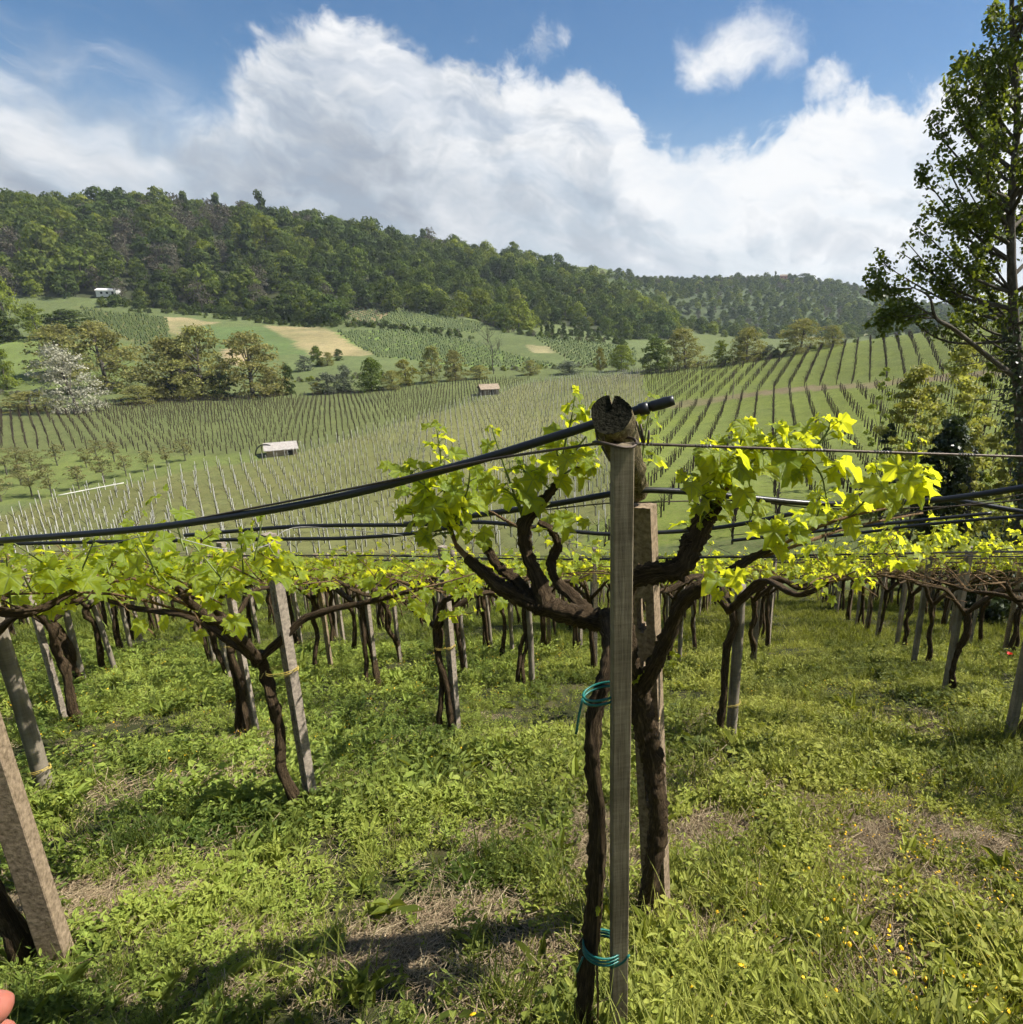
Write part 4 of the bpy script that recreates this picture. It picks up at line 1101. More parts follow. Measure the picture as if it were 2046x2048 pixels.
p = P(1138, 1795, 1.43); tie(p[0], p[1], p[2], .058, .048, .0035, M_teal, 'teal cord wound round the stake and vine near the ground', 3, .04, -.008)
p = P(1212, 1365, 2.12); tie(p[0], p[1], p[2], .065, .06, .0025, M_yel, 'pale cord slung round the slotted post and its vine', 1, 0, .02)
for nm, zf_, rx, lab in (('P1', .22, .085, 'yellow twine round the thick post at the left edge'), ('C', .98, .075, 'yellow twine at the fork of the vine left of centre'), ('H', .37, .075, 'yellow twine round the dark post by the alley'), ('D', .88, .07, 'yellow twine on the pale middle post'), ('E', .9, .06, 'yellow twine on the slim post beside the forked vine')):
    q_ = ND[nm].location; tie(q_[0] - .04, q_[1] - .02, q_[2] + zf_, rx + .02, .06, .0028, M_yel, lab, 2, .02, .01)
line_thing('rusty_rod', pl([(1122,2000,1.39),(1128,1900,1.39),(1126,1800,1.40),(1133,1650,1.41)]), .0035, M_cane, 'thin rusty rod standing between the vine trunk and the stake', 'rod', None, 6, 16)
# ------------------------------------------------------------------ ground cover (stuff): instanced tufts, weeds, straw, flowers
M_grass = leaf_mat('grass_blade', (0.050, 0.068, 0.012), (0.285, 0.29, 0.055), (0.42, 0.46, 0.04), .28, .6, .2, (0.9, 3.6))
M_weed = leaf_mat('weed_leaf', (0.055, 0.080, 0.012), (0.285, 0.305, 0.055), (0.46, 0.50, 0.04), .28, .62, .2, (0.9, 3.6))
M_straw = leaf_mat('dry_straw', (0.20, 0.145, 0.080), (0.46, 0.36, 0.22), (0.25, 0.18, 0.08), .15, .7)
M_flower = plain('yellow_petal', (0.80, 0.48, 0.015), .5, .2, .2, 30)
M_poppy = plain('poppy_petal', (0.65, 0.03, 0.012), .5, .2, .2, 30)

def blade(mb, rng, base, L, wd, lean, az_, tint, seg=3, curl=.6):
    t = np.linspace(0, 1, seg + 1)
    d = np.array([math.cos(az_), math.sin(az_)])
    hor = lean * L * (t ** (1 + curl)); ver = L * t * np.sqrt(np.clip(1 - (lean * t) ** 2 * .55, .15, 1))
    c = np.stack([base[0] + d[0] * hor, base[1] + d[1] * hor, base[2] + ver], 1)
    s = np.array([-d[1], d[0], 0]) * 1.0
    wv_ = wd * (1 - t ** 1.5) + wd * .04
    V = np.empty((2 * (seg + 1), 3)); V[0::2] = c - s * wv_[:, None] / 2; V[1::2] = c + s * wv_[:, None] / 2
    i = np.arange(seg)
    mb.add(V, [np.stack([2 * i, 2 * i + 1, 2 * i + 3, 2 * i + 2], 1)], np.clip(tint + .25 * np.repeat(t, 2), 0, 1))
def oval_leaf(mb, rng, base, d, L, wd, tint, fold=.25):
    """simple leaf of six points, folded on its midrib"""
    d = np.array(d, float); d /= np.linalg.norm(d)
    s = np.cross(d, [0, 0, 1.0]); s /= np.linalg.norm(s) + 1e-9; u = np.cross(s, d)
    p = lambda a, b, c: base + d * a * L + s * b * wd + u * c * L
    V = np.array([p(0, 0, 0), p(.35, .5, fold * .3), p(.75, .36, fold * .2), p(1, 0, -.10), p(.75, -.36, fold * .2), p(.35, -.5, fold * .3), p(.5, 0, -.02)])
    mb.add(V, [np.array([[0, 1, 6], [1, 2, 6], [2, 3, 6], [3, 4, 6], [4, 5, 6], [5, 0, 6]])], tint)
def proto(kind, seed):
    r_ = np.random.default_rng(seed); mb = MB(); mat = M_grass
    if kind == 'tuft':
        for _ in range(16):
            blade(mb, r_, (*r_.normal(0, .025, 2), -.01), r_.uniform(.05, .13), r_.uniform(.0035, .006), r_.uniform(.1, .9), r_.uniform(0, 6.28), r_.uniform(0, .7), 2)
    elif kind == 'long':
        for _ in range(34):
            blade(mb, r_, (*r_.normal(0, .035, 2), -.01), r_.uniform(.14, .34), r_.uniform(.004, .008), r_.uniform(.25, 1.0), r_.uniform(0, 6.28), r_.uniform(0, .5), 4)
    elif kind == 'weed':
        mat = M_weed
        for _ in range(20):
            a = r_.uniform(0, 6.28); b = np.array([*r_.normal(0, .035, 2), r_.uniform(0, .07)])
            oval_leaf(mb, r_, b, (math.cos(a), math.sin(a), r_.uniform(-.2, .9)), r_.uniform(.025, .055), r_.uniform(.012, .024), r_.uniform(.1, .9))
    elif kind == 'rosette':
        mat = M_weed
        for k in range(11):
            a = k * 2.4 + r_.normal(0, .2)
            oval_leaf(mb, r_, np.array([0, 0, .005]), (math.cos(a), math.sin(a), r_.uniform(.15, 1.0)), r_.uniform(.07, .15), r_.uniform(.022, .045), r_.uniform(.2, .8), .35)
    elif kind == 'sprig':
        mat = M_weed
        for _ in range(5):
            a0 = r_.uniform(0, 6.28); h_ = r_.uniform(.06, .14); lean = r_.uniform(.1, .5)
            tip = np.array([math.cos(a0) * lean * h_, math.sin(a0) * lean * h_, h_])
            for k in range(7):
                t = (k + .5) / 7; a = k * 2.4 + a0
                oval_leaf(mb, r_, tip * t, (math.cos(a), math.sin(a), .55), r_.uniform(.018, .034), r_.uniform(.008, .014), r_.uniform(.3, 1))
    elif kind == 'straw':
        mat = M_straw
        for _ in range(22):
            a = r_.uniform(0, 6.28); L = r_.uniform(.03, .14); b = np.array([*r_.normal(0, .06, 2), r_.uniform(.002, .02)])
            d = np.array([math.cos(a), math.sin(a), r_.normal(0, .12)]); s = np.array([-d[1], d[0], 0]) * r_.uniform(.0012, .0028); u = np.array([0, 0, .0022])
            V = np.array([b - s, b + s, b + d * L + s, b + d * L - s, b + u, b + d * L + u])
            mb.add(V, [np.array([[0, 3, 5, 4], [1, 4, 5, 2]])], r_.uniform(0, 1))
    elif kind == 'flower':
        mat = M_flower
        for _ in range(5):
            b = np.array([*r_.normal(0, .06, 2), r_.uniform(.07, .14)]); s_ = r_.uniform(.005, .0085)
            th_ = np.linspace(0, 6.28, 8)[:-1]; tl = r_.normal(0, .4, 2)
            V = np.vstack([[b + [0, 0, s_ * .5]], [b + [s_ * math.cos(a), s_ * math.sin(a), s_ * (tl[0] * math.cos(a) + tl[1] * math.sin(a))] for a in th_]])
            mb.add(V, [np.array([[0, 1 + k, 1 + (k + 1) % 7] for k in range(7)])], 0)
    elif kind == 'patch':      # for the distance: a square of short sward
        for _ in range(60):
            blade(mb, r_, (*r_.uniform(-.3, .3, 2), -.02), r_.uniform(.08, .20), r_.uniform(.012, .026), r_.uniform(.2, 1.0), r_.uniform(0, 6.28), r_.uniform(0, .8), 1)
    me = mb.mesh('cover_' + kind); me.materials.append(mat)
    return me
def scatter(name, pts, scl, idx, meshes, label, cat, tilt=.15, seed=0, zrot=True):
    r_ = np.random.default_rng(seed)
    pts = np.asarray(pts); n_ = len(pts)
    coll = bpy.data.collections.new(name + '_kinds')
    for k, m_ in enumerate(meshes):
        o = bpy.data.objects.new(f'{name}_kind_{k:02d}', m_); coll.objects.link(o)
    me = np_mesh(name, pts, [])
    def at_f(nm, a):
        x = me.attributes.new(nm, 'FLOAT', 'POINT'); x.data.foreach_set('value', np.asarray(a, np.float32))
    at_f('scl', scl)
    x = me.attributes.new('kid', 'INT', 'POINT'); x.data.foreach_set('value', np.asarray(idx, np.int32))
    x = me.attributes.new('rot', 'FLOAT_VECTOR', 'POINT')
    rot = np.c_[r_.normal(0, tilt, n_) - (.20 if tilt else 0), r_.normal(0, tilt, n_), r_.uniform(0, 6.28, n_)].astype(np.float32)
    x.data.foreach_set('vector', rot.ravel())
    o = link(name, me)
    g_ = bpy.data.node_groups.new(name, 'GeometryNodeTree')
    g_.interface.new_socket('Geometry', in_out='INPUT', socket_type='NodeSocketGeometry')
    g_.interface.new_socket('Geometry', in_out='OUTPUT', socket_type='NodeSocketGeometry')
    N = g_.nodes; Lk = g_.links
    gi, go = N.new('NodeGroupInput'), N.new('NodeGroupOutput')
    ci = N.new('GeometryNodeCollectionInfo'); ci.inputs['Collection'].default_value = coll
    ci.inputs['Separate Children'].default_value = True; ci.inputs['Reset Children'].default_value = True
    ip = N.new('GeometryNodeInstanceOnPoints'); ip.inputs['Pick Instance'].default_value = True
    def na(nm, ty):
        q = N.new('GeometryNodeInputNamedAttribute'); q.data_type = ty; q.inputs['Name'].default_value = nm
        return [s for s in q.outputs if s.enabled and s.name == 'Attribute'][0]
    Lk.new(gi.outputs[0], ip.inputs['Points']); Lk.new(ci.outputs[0], ip.inputs['Instance'])
    Lk.new(na('kid', 'INT'), ip.inputs['Instance Index']); Lk.new(na('rot', 'FLOAT_VECTOR'), ip.inputs['Rotation']); Lk.new(na('scl', 'FLOAT'), ip.inputs['Scale'])
    Lk.new(ip.outputs[0], go.inputs[0])
    md = o.modifiers.new('scatter', 'NODES'); md.node_group = g_
    tag(o, label, cat, kind='stuff'); return o

def region(rng, n, y0, y1, pad=1.0, x_lim=60):
    """points spread over the visible part of the slope between two distances"""
    y = rng.uniform(y0, y1, n)
    half_l = (CX + 480) / FPX; half_r = (SHEET - CX + 380) / FPX
    d = y * (_cp + SLOPE * _sp) + EYE * _sp + .3
    x = rng.uniform(-1, 1, n)
    x = np.where(x < 0, x * half_l, x * half_r) * d
    return x, y
rc = np.random.default_rng(2024)
def cover(name, n, y0, y1, kinds, probs, sc, label, cat, fb=None, seed=0):
    x, y = region(rc, n, y0, y1)
    b = bare(x, y)
    keep = rc.random(n) < (1 - .97 * np.clip(b * 1.35, 0, 1) if fb is None else fb(b, x, y))
    if not name.startswith(('straw', 'yellow')): keep &= rc.random(n) < np.clip(.62 + .55 * wob(x, y, 4.5, 81) + .45 * wob(x, y, 1.7, 82), .12, 1)
    x, y, b = x[keep], y[keep], b[keep]
    z = H(x, y)
    k = rc.choice(len(kinds), len(x), p=probs)
    patchy = 1 + .45 * wob(x, y, 1.1, 77) + .2 * wob(x, y, 3.0, 78)
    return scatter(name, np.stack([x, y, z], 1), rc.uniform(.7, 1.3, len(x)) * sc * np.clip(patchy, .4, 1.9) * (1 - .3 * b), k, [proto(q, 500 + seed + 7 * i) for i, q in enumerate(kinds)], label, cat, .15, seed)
near_k = ['tuft', 'tuft', 'tuft', 'weed', 'weed', 'weed', 'rosette', 'sprig', 'sprig', 'sprig']
near_p = [.17, .16, .15, .09, .08, .07, .03, .09, .08, .08]
cover('grass', 27000, .0, 3.4, near_k, near_p, 1.02, 'short weedy grass covering the ground around the stake', 'grass', None, 1)
cover('grass', 46000, 3.2, 11.5, near_k, near_p, 1.22, 'weedy grass between the first vines of the trellis', 'grass', None, 2)
cover('grass', 30000, 10.5, 34, ['patch', 'patch', 'patch'], [.4, .3, .3], .62, 'sward under the vines further down the slope', 'grass', lambda b, x, y: np.ones_like(x), 3)
tall = lambda b, x, y: np.clip(.05 + .6 * wob(x, y, .8, 91), 0, 1) * (1 - b)
cover('long_grass', 10500, .2, 9.5, ['long', 'long'], [.5, .5], .72, 'taller grass blades standing in patches among the weeds', 'grass', tall, 4)
strawf = lambda b, x, y: np.clip(b * 1.5 + .10, 0, 1)
cover('straw', 46000, .2, 6.0, ['straw', 'straw', 'straw'], [.4, .3, .3], .74, 'dry straw and twigs littering the bare patches', 'straw', strawf, 5)
flowf = lambda b, x, y: np.clip(.05 + .55 * sstep(.1, 1.2, x) * (y < 4) + .35 * wob(x, y, .7, 95) + .25 * (y > 8), 0, 1) * (1 - .6 * b)
cover('yellow_flowers', 8000, .3, 11.0, ['flower', 'flower'], [.5, .5], .72, 'small yellow flowers dotted through the grass', 'flowers', flowf, 6)
# tussocks that stand out by themselves
def clump(px, py, seed, n_, L, label, spread=.06, dark=0.0, name='grass_tussock', curl=.6):
    g = gplane(px, py); r_ = np.random.default_rng(seed); mb = MB()
    for _ in range(n_):
        blade(mb, r_, (*r_.normal(0, spread, 2), -.02), L * r_.uniform(.5, 1.1), r_.uniform(.004, .008), r_.uniform(.3, 1.1), r_.uniform(0, 6.28), r_.uniform(0, .5) - dark, 5, curl)
    o = link(name, mb.mesh('tussock'), M_grass, None, (g[0], g[1], h1(g[0], g[1])))
    return tag(o, label, 'grass')
clump(250, 1610, 1, 130, .34, 'dark green grass tussock in front of the forked vine, left', .09, .25)
clump(935, 1925, 2, 120, .22, 'dark grass tussock at the bottom edge left of the stake', .05, .2)
clump(905, 1665, 3, 120, .28, 'blue green grass tussock leaning right, just left of the stake', .10, .05, curl=.3)
clump(1880, 1420, 4, 160, .42, 'tall pale grass tussock beside the first alley post at the right', .16, -.1)
clump(1330, 1510, 5, 110, .26, 'bright green grass tussock to the right of the slotted post', .12, .1)
clump(700, 1650, 6, 90, .18, 'light green grass tussock in the middle of the foreground', .06, -.2)
clump(1905, 1510, 7, 120, .34, 'green grass tussock at the right edge of the foreground', .12, .0)
clump(620, 1905, 8, 70, .24, 'sparse tall grass tussock at the bottom, left of centre', .10, .05)
clump(1350, 1425, 9, 70, .22, 'grass tussock at the foot of the twine bound post', .08, .1)
def broad_weed(px, py, seed, n_, L, label):
    g = gplane(px, py); r_ = np.random.default_rng(seed)
    t = empty('broadleaf_weed', (g[0], g[1], h1(g[0], g[1])), label=label, cat='weed')
    for k in range(n_):
        mb = MB(); a = k * 2.4 + r_.normal(0, .5); up = r_.uniform(.1, 1.8)
        oval_leaf(mb, r_, np.array([r_.normal(0, .03), r_.normal(0, .03), r_.uniform(0, .03)]), (math.cos(a), math.sin(a), up), L * r_.uniform(.6, 1.15), L * r_.uniform(.22, .34), r_.uniform(.2, .9), .5)
        link('leaf', mb.mesh('leaf'), M_weed, t)
    return t
for k, (px, py, n_, L, lab) in enumerate([(1872, 1665, 22, .13, 'broad leaved dock with upright leaves near the right edge'), (1745, 1640, 16, .08, 'small broad leaved weed on the worn path at the right'), (742, 1738, 9, .14, 'pale broad leaved weed in the middle foreground'), (130, 1868, 20, .10, 'broad leaved weed in the lower left corner'),
        (330, 1880, 20, .09, 'broad leaved weed at the bottom edge, left'), (690, 1895, 20, .10, 'dark broad leaved weed at the bottom edge, left of centre'), (1500, 1905, 12, .12, 'broad leaved weed at the bottom edge, right of the stake'), (860, 1440, 12, .16, 'leafy weed at the foot of the pale middle post'), (430, 1690, 12, .13, 'broad leaved weed in front of the forked vine'), (1600, 1345, 26, .17, 'dark leafy weed at the mouth of the grass alley')]):
    broad_weed(px, py, 700 + k, n_, L, lab)
# poppy at the right
g = gplane(1897, 1262); mb = MB(); r_ = np.random.default_rng(4)
pp = empty('poppy', (g[0], g[1], h1(g[0], g[1])), label='single red poppy in the grass near the right edge', cat='flower')
tube(mb, [(0, 0, -.02), (.01, 0, .12), (.0, .0, .25)], [.003, .002], 5, 8); link('stem', mb.mesh('stem'), M_shoot, pp)
for k in range(4):
    mb = MB(); a = k * 1.57; th_ = np.linspace(-.9, .9, 7)
    V = [np.array([0, 0, .25])] + [np.array([.045 * math.cos(a + t), .045 * math.sin(a + t), .25 + .035 - .008 * abs(t)]) for t in th_]
    mb.add(np.array(V), [np.array([[0, q, q + 1] for q in range(1, 7)])]); link('petal', mb.mesh('petal'), M_poppy, pp)
# ------------------------------------------------------------------ valley vineyards
M_vwood = plain('old_vine_wood', (0.06, 0.043, 0.031), .9, .1, .5, 3)
M_wpost = plain('pale_post', (0.66, 0.64, 0.59), .85, .2, .25, 1.5)
M_dpost = plain('brown_post', (0.085, 0.065, 0.048), .9, .15, .4, 1.5)
def valley_vine(seed, h, dense=1.0):
    r_ = np.random.default_rng(seed); mb = MB()
    hd = h * .55
    tube(mb, [(0, 0, -.1), (r_.normal(0, .04), r_.normal(0, .04), hd * .5), (0, 0, hd)], [.045, .035, .04], 4, 4, cap=False)
    for k in range(4):
        a = k * 1.57 + .3 + r_.normal(0, .3); L = r_.uniform(.35, .6)
        d = np.array([math.cos(a) * L, math.sin(a) * L, 0])
        tube(mb, [(0, 0, hd - .05), d * .5 + [0, 0, hd + .25], d + [0, 0, h * r_.uniform(.85, 1.0)]], [.026, .02, .012], 3, 4, cap=False)
    for k in range(int(5 * dense)):
        a = r_.uniform(0, 6.28); p = np.array([math.cos(a) * .4, math.sin(a) * .4, h * .85]); q_ = p + [r_.normal(0, .35), r_.normal(0, .35), r_.uniform(.0, .3)]
        tube(mb, [p, q_], [.010, .006], 3, 2, cap=False)
    return mb
def post_mb(wd, h):
    mb = MB(); mb.box((wd, wd, h + .3), (0, 0, h / 2 - .15)); return mb
VV = [valley_vine(900 + k, 1.55) for k in range(5)]
def flat(mb):
    V = np.concatenate(mb.V); F = {k: np.concatenate(f) for k, f in mb.F.items()}; return V, F
VF = [flat(m) for m in VV]
def tile(name, protos, pos, rots, scl, idx, mat, label, cat):
    mb = MB()
    for k, (V, F) in enumerate(protos):
        m = idx == k
        if not m.any(): continue
        c, s = np.cos(rots[m]), np.sin(rots[m]); p = pos[m]; sc_ = scl[m]
        x = V[None, :, 0] * c[:, None] - V[None, :, 1] * s[:, None]; y = V[None, :, 0] * s[:, None] + V[None, :, 1] * c[:, None]
        W = np.stack([x, y, np.broadcast_to(V[None, :, 2], x.shape)], 2) * sc_[:, None, None] + p[:, None]
        nv = len(V); o_ = (np.arange(len(p)) * nv)
        mb.add(W.reshape(-1, 3), [(f[None] + o_[:, None, None]).reshape(-1, f.shape[1]) for f in F.values()])
    return tag(link(name, mb.mesh(name), mat), label, cat, kind='stuff')
rv = np.random.default_rng(31)
def rows(poly, az_deg, rs, ps, jit=.12, skip=.05):
    a = R(az_deg); u = np.array([math.sin(a), math.cos(a)]); v = np.array([u[1], -u[0]])
    pl_ = np.array(poly); c = pl_.mean(0); q = pl_ - c
    e = np.abs(np.stack([q @ u, q @ v], 1)).max(0)
    uu, vv = np.meshgrid(np.arange(-e[0], e[0], ps), np.arange(-e[1], e[1], rs))
    uu = uu.ravel() + rv.normal(0, jit, uu.size); vv = vv.ravel() + rv.normal(0, jit * .6, vv.size)
    p = c + uu[:, None] * u + vv[:, None] * v
    m = inpoly(p[:, 0], p[:, 1], poly) & (rv.random(len(p)) > skip)
    p = p[m]; z = H(p[:, 0], p[:, 1]); w_ = np.c_[p, z]
    sx, sy, d = proj(w_ + [0, 0, 1.2])
    k = (sx > -60) & (sx < 1990) & (d > 0)
    return w_[k]
SINGLE_V, SINGLE_P = [], []
def vineyard(name, poly, az_deg, rs, ps, pmat, pw, ph, scl, lab, side, n_single):
    w_ = rows(poly, az_deg, rs, ps)
    sx, sy, d = proj(w_ + [0, 0, 1.5])
    vis = (sx > 0) & (sx < 1930)
    order = np.argsort(np.where(vis, d, 1e9)); one = order[:n_single]; rest = order[n_single:]
    rot = rv.uniform(0, 6.28, len(w_)); sc_ = rv.uniform(.85, 1.15, len(w_)) * scl; ix = rv.integers(0, 5, len(w_))
    tile('distant_vines', VF, w_[rest], rot[rest], sc_[rest], ix[rest], M_vwood, f'rows of bare vines {lab}', 'vines')
    tile('distant_posts', [flat(post_mb(pw, ph))], w_[rest] + [.08, 0, 0], rot[rest] * .1, rv.uniform(.9, 1.08, len(rest)), np.zeros(len(rest), int), pmat, f'posts of the vines {lab}', 'posts')
    return w_[one], rot[one], sc_[one], ix[one]
vme = []
for m in VV:
    q_ = m.mesh('bare_vine'); q_.materials.append(M_vwood); vme.append(q_)
def singles(w_, rot, sc_, ix, pme, vlab, vgrp, plab, pgrp):
    for (x, y, z), r_, s_, k in zip(w_, rot, sc_, ix):
        o = bpy.data.objects.new('bare_vine', vme[k]); COL.objects.link(o)
        o.location = (x, y, z); o.rotation_euler = (0, 0, r_); o.scale = (s_,) * 3
        tag(o, vlab, 'vine', vgrp)
        o = bpy.data.objects.new('vineyard_post', pme); COL.objects.link(o)
        o.location = (x + .08, y, z); o.rotation_euler = (rv.normal(0, .03), rv.normal(0, .03), r_ * .1)
        tag(o, plab, 'post', pgrp)
pwm = post_mb(.062, 2.0).mesh('post'); pwm.materials.append(M_wpost)
pdm = post_mb(.08, 1.7).mesh('post'); pdm.materials.append(M_dpost)
s_ = vineyard('a', FIELDS['white_post_field'], 22, 2.7, 1.9, M_wpost, .062, 2.0, .9, 'in the pale posted field below the trellis', 'w', 150)
singles(*s_, pwm, 'bare vine in the pale posted field just below the trellis', 'bare vines among the pale posts', 'white vineyard post in the field just below the trellis', 'white posts below the trellis')
rf = FIELDS['right_field']
band = wpoly([(1228,770),(1360,752),(1480,738),(1700,720),(1900,700),(2300,680)], near=60)
lowp = [q for q in rf if q[1] < 118]
low_poly = wpoly([(1130,1046),(1130,1000),(1180,860),(1228,772),(1360,754),(1480,740),(1700,722),(1900,702),(2150,690),(2150,1000),(1700,1042)], near=40)
up_poly = wpoly([(1232,764),(1202,704),(1300,693),(1420,673),(1560,653),(1720,633),(1930,598),(2150,575),(2150,685),(1900,697),(1700,716),(1480,734),(1360,748)], near=60)
s_ = vineyard('b', low_poly, 13.5, 3.1, 1.9, M_dpost, .07, 1.7, .9, 'in the green field on the right', 'r', 150)
singles(*s_, pdm, 'dark bare vine in the bright green field on the right', 'bare vines in the green field', 'dark stubby post in the bright green field on the right', 'dark posts in the green field')
vineyard('c', up_poly, 20.5, 3.1, 1.7, M_dpost, .08, 1.7, 1.0, 'on the rise behind the green field', 'r', 0)
vineyard('d', FIELDS['far_flat'], 12, 2.6, 1.9, M_dpost, .08, 1.6, .85, 'on the flat beyond the small shed', 'f', 0)
# vine rows on the far hillside: low leafy strips
M_hrow = leaf_mat('far_row_leaf', (0.055, 0.085, 0.022), (0.11, 0.14, 0.04), (0.1, 0.15, 0.03), .25, .7)
def strips(poly, az_deg, rs, h, name_lab, seed):
    a = R(az_deg); u = np.array([math.sin(a), math.cos(a)]); v = np.array([u[1], -u[0]])
    pl_ = np.array(poly); c = pl_.mean(0); q = pl_ - c
    e = np.abs(np.stack([q @ u, q @ v], 1)).max(0); r_ = np.random.default_rng(seed); mb = MB()
    for vv in np.arange(-e[1], e[1], rs):
        t = np.arange(-e[0], e[0], 1.3); p = c + t[:, None] * u + (vv + r_.normal(0, .1, len(t)))[:, None] * v
        m = inpoly(p[:, 0], p[:, 1], poly) & (r_.random(len(t)) > .08)
        p = p[m]
        if len(p) < 2: continue
        z = H(p[:, 0], p[:, 1]); n_ = len(p)
        wd = r_.uniform(.25, .5, n_); hh = h * r_.uniform(.6, 1.2, n_)
        base = np.c_[p, z]
        # a little tented bush at every plant
        V = np.stack([base + np.c_[-v * wd[:, None] - u * .6, np.zeros(n_)], base + np.c_[v * wd[:, None] - u * .6, np.zeros(n_)], base + np.c_[v * wd[:, None] + u * .6, np.zeros(n_)], base + np.c_[-v * wd[:, None] + u * .6, np.zeros(n_)],
                      base + np.c_[-u * .45 * np.ones((n_, 1)) + r_.normal(0, .1, (n_, 2)), hh], base + np.c_[u * .45 * np.ones((n_, 1)) + r_.normal(0, .1, (n_, 2)), hh]], 1)
        o_ = np.arange(n_)[:, None, None] * 6
        mb.add(V.reshape(-1, 3), [(np.array([[0, 3, 5, 4], [1, 4, 5, 2]])[None] + o_).reshape(-1, 4), (np.array([[0, 4, 1], [3, 2, 5]])[None] + o_).reshape(-1, 3)], np.repeat(r_.uniform(0, 1, n_), 6))
    if mb.n: tag(link('vine_rows', mb.mesh('vine_rows'), M_hrow), name_lab, 'vine rows', kind='stuff')
strips(FIELDS['rows_olive'], -8, 2.6, 1.3, 'vine rows on the olive hillside field at the left', 1)
strips(FIELDS['row_green'], 18, 2.8, 1.1, 'vine rows on the bright hillside field in the middle', 2)
strips(FIELDS['upper_green'], 22, 2.8, 1.1, 'vine rows on the upper hillside field', 3)
strips(FIELDS['upper_brown'], 25, 2.8, .8, 'sparse rows on the brown upper hillside field', 4)
strips(FIELDS['olive_right'], 16, 2.8, 1.2, 'vine rows at the right end of the hillside', 5)
# ------------------------------------------------------------------ trees
def cards(r_, c, nrm, size, tint, mb, elong=1.3):
    n_ = len(c)
    nrm = nrm / (np.linalg.norm(nrm, axis=1)[:, None] + 1e-9)
    t = r_.normal(0, 1, (n_, 3)); t -= nrm * (t * nrm).sum(1)[:, None]; t /= np.linalg.norm(t, axis=1)[:, None] + 1e-9
    b = np.cross(nrm, t); s = np.asarray(size)[:, None]
    V = np.stack([c - t * s * elong * .5, c + b * s * .42 - t * s * .05, c + t * s * elong * .5, c - b * s * .42 + t * s * .08], 1)
    o_ = np.arange(n_)[:, None] * 4
    mb.add(V.reshape(-1, 3), [np.arange(4)[None] + o_], np.repeat(tint, 4))
def unit(r_, n_):
    v = r_.normal(0, 1, (n_, 3)); return v / np.linalg.norm(v, axis=1)[:, None]
def tree_proto(seed, Ht, Rd, crown0, blobs, per, csize, bsize=.33, trunk_r=.2, shell=.6, shape='dome', limbs=7, sparse=0.0, tsides=6, jit=.6):
    """trunk with limbs, crown of leaf cards gathered in lumps; returns two meshes"""
    r_ = np.random.default_rng(seed)
    tk, cr = MB(), MB()
    top = np.array([r_.normal(0, .04) * Ht, r_.normal(0, .04) * Ht, Ht * .82])
    tube(tk, [(0, 0, -.4), (top[0] * .2, top[1] * .2, Ht * .25), (top[0] * .6, top[1] * .6, Ht * .55), top], [trunk_r * 1.2, trunk_r, trunk_r * .6, trunk_r * .12], tsides, 9, .05, r_)
    B = []
    for k in range(blobs):
        t = (k + r_.random()) / blobs; z = crown0 + (1 - crown0) * t
        zz = (z - crown0) / (1 - crown0)
        if shape == 'dome': rad = math.sqrt(max(0, 1 - (zz * 1.0) ** 2.2)) * (.75 + .25 * min(1, zz * 4))
        elif shape == 'column': rad = .85 * (1 - zz) ** .35
        elif shape == 'flat': rad = .6 + .4 * zz if zz < .8 else .55
        else: rad = math.sin(math.pi * min(1, .12 + zz * .86)) ** .8
        a = r_.uniform(0, 6.28); q = math.sqrt(r_.uniform(.05, 1)) * rad * Rd * .82
        c = np.array([math.cos(a) * q + top[0] * z, math.sin(a) * q + top[1] * z, z * Ht - bsize * Rd * .4]); B.append((c, bsize * Rd * r_.uniform(.7, 1.35)))
    for k in range(min(limbs, blobs)):
        c, _ = B[int(r_.integers(blobs))]; z0 = min(c[2] * r_.uniform(.4, .75), Ht * .6); p0 = np.array([top[0] * z0 / Ht, top[1] * z0 / Ht, z0])
        m_ = .5 * (p0 + c) + [0, 0, -.06 * Ht * r_.random()]
        tube(tk, [p0, m_, c], [trunk_r * .42, trunk_r * .25, trunk_r * .08], 4, 6, cap=False)
    for c, rb in B:
        n_ = int(per * r_.uniform(.7, 1.3) * (1 - sparse * r_.random()))
        d = unit(r_, n_); d[:, 2] = np.where(d[:, 2] < -.3, -d[:, 2] * .6, d[:, 2])
        p = c + d * rb * (shell + (1 - shell) * r_.random((n_, 1))) * [1, 1, .8]
        cards(r_, p, d + r_.normal(0, jit, (n_, 3)), csize * r_.uniform(.6, 1.3, n_), np.clip(r_.normal(.45, .22) + r_.normal(0, .18, n_), 0, 1), cr)
    return tk, cr
def bare_proto(seed, Ht, Rd, tr=.14, lv=3):
    r_ = np.random.default_rng(seed); mb = MB()
    def grow(p, d, L, r0, depth):
        q = p + d * L; m_ = .5 * (p + q) + r_.normal(0, .04 * L, 3)
        tube(mb, [p, m_, q], [r0, r0 * .75, r0 * .5], 4 if depth > 1 else 3, 4, cap=False)
        if depth == 0: return
        for _ in range(4 if depth > 1 else 5):
            nd = d + r_.normal(0, .55, 3) + [0, 0, .15]; nd /= np.linalg.norm(nd)
            grow(p + d * L * r_.uniform(.45, 1), nd, L * r_.uniform(.5, .75), r0 * .5, depth - 1)
    grow(np.array([0, 0, -.3]), np.array([0, 0, 1.0]), Ht * .42, tr, lv)
    return mb
T_bark = bark_mat('tree_bark', (0.05, 0.042, 0.033), (0.11, 0.095, 0.075), (0.18, 0.16, 0.13), 4, 2)
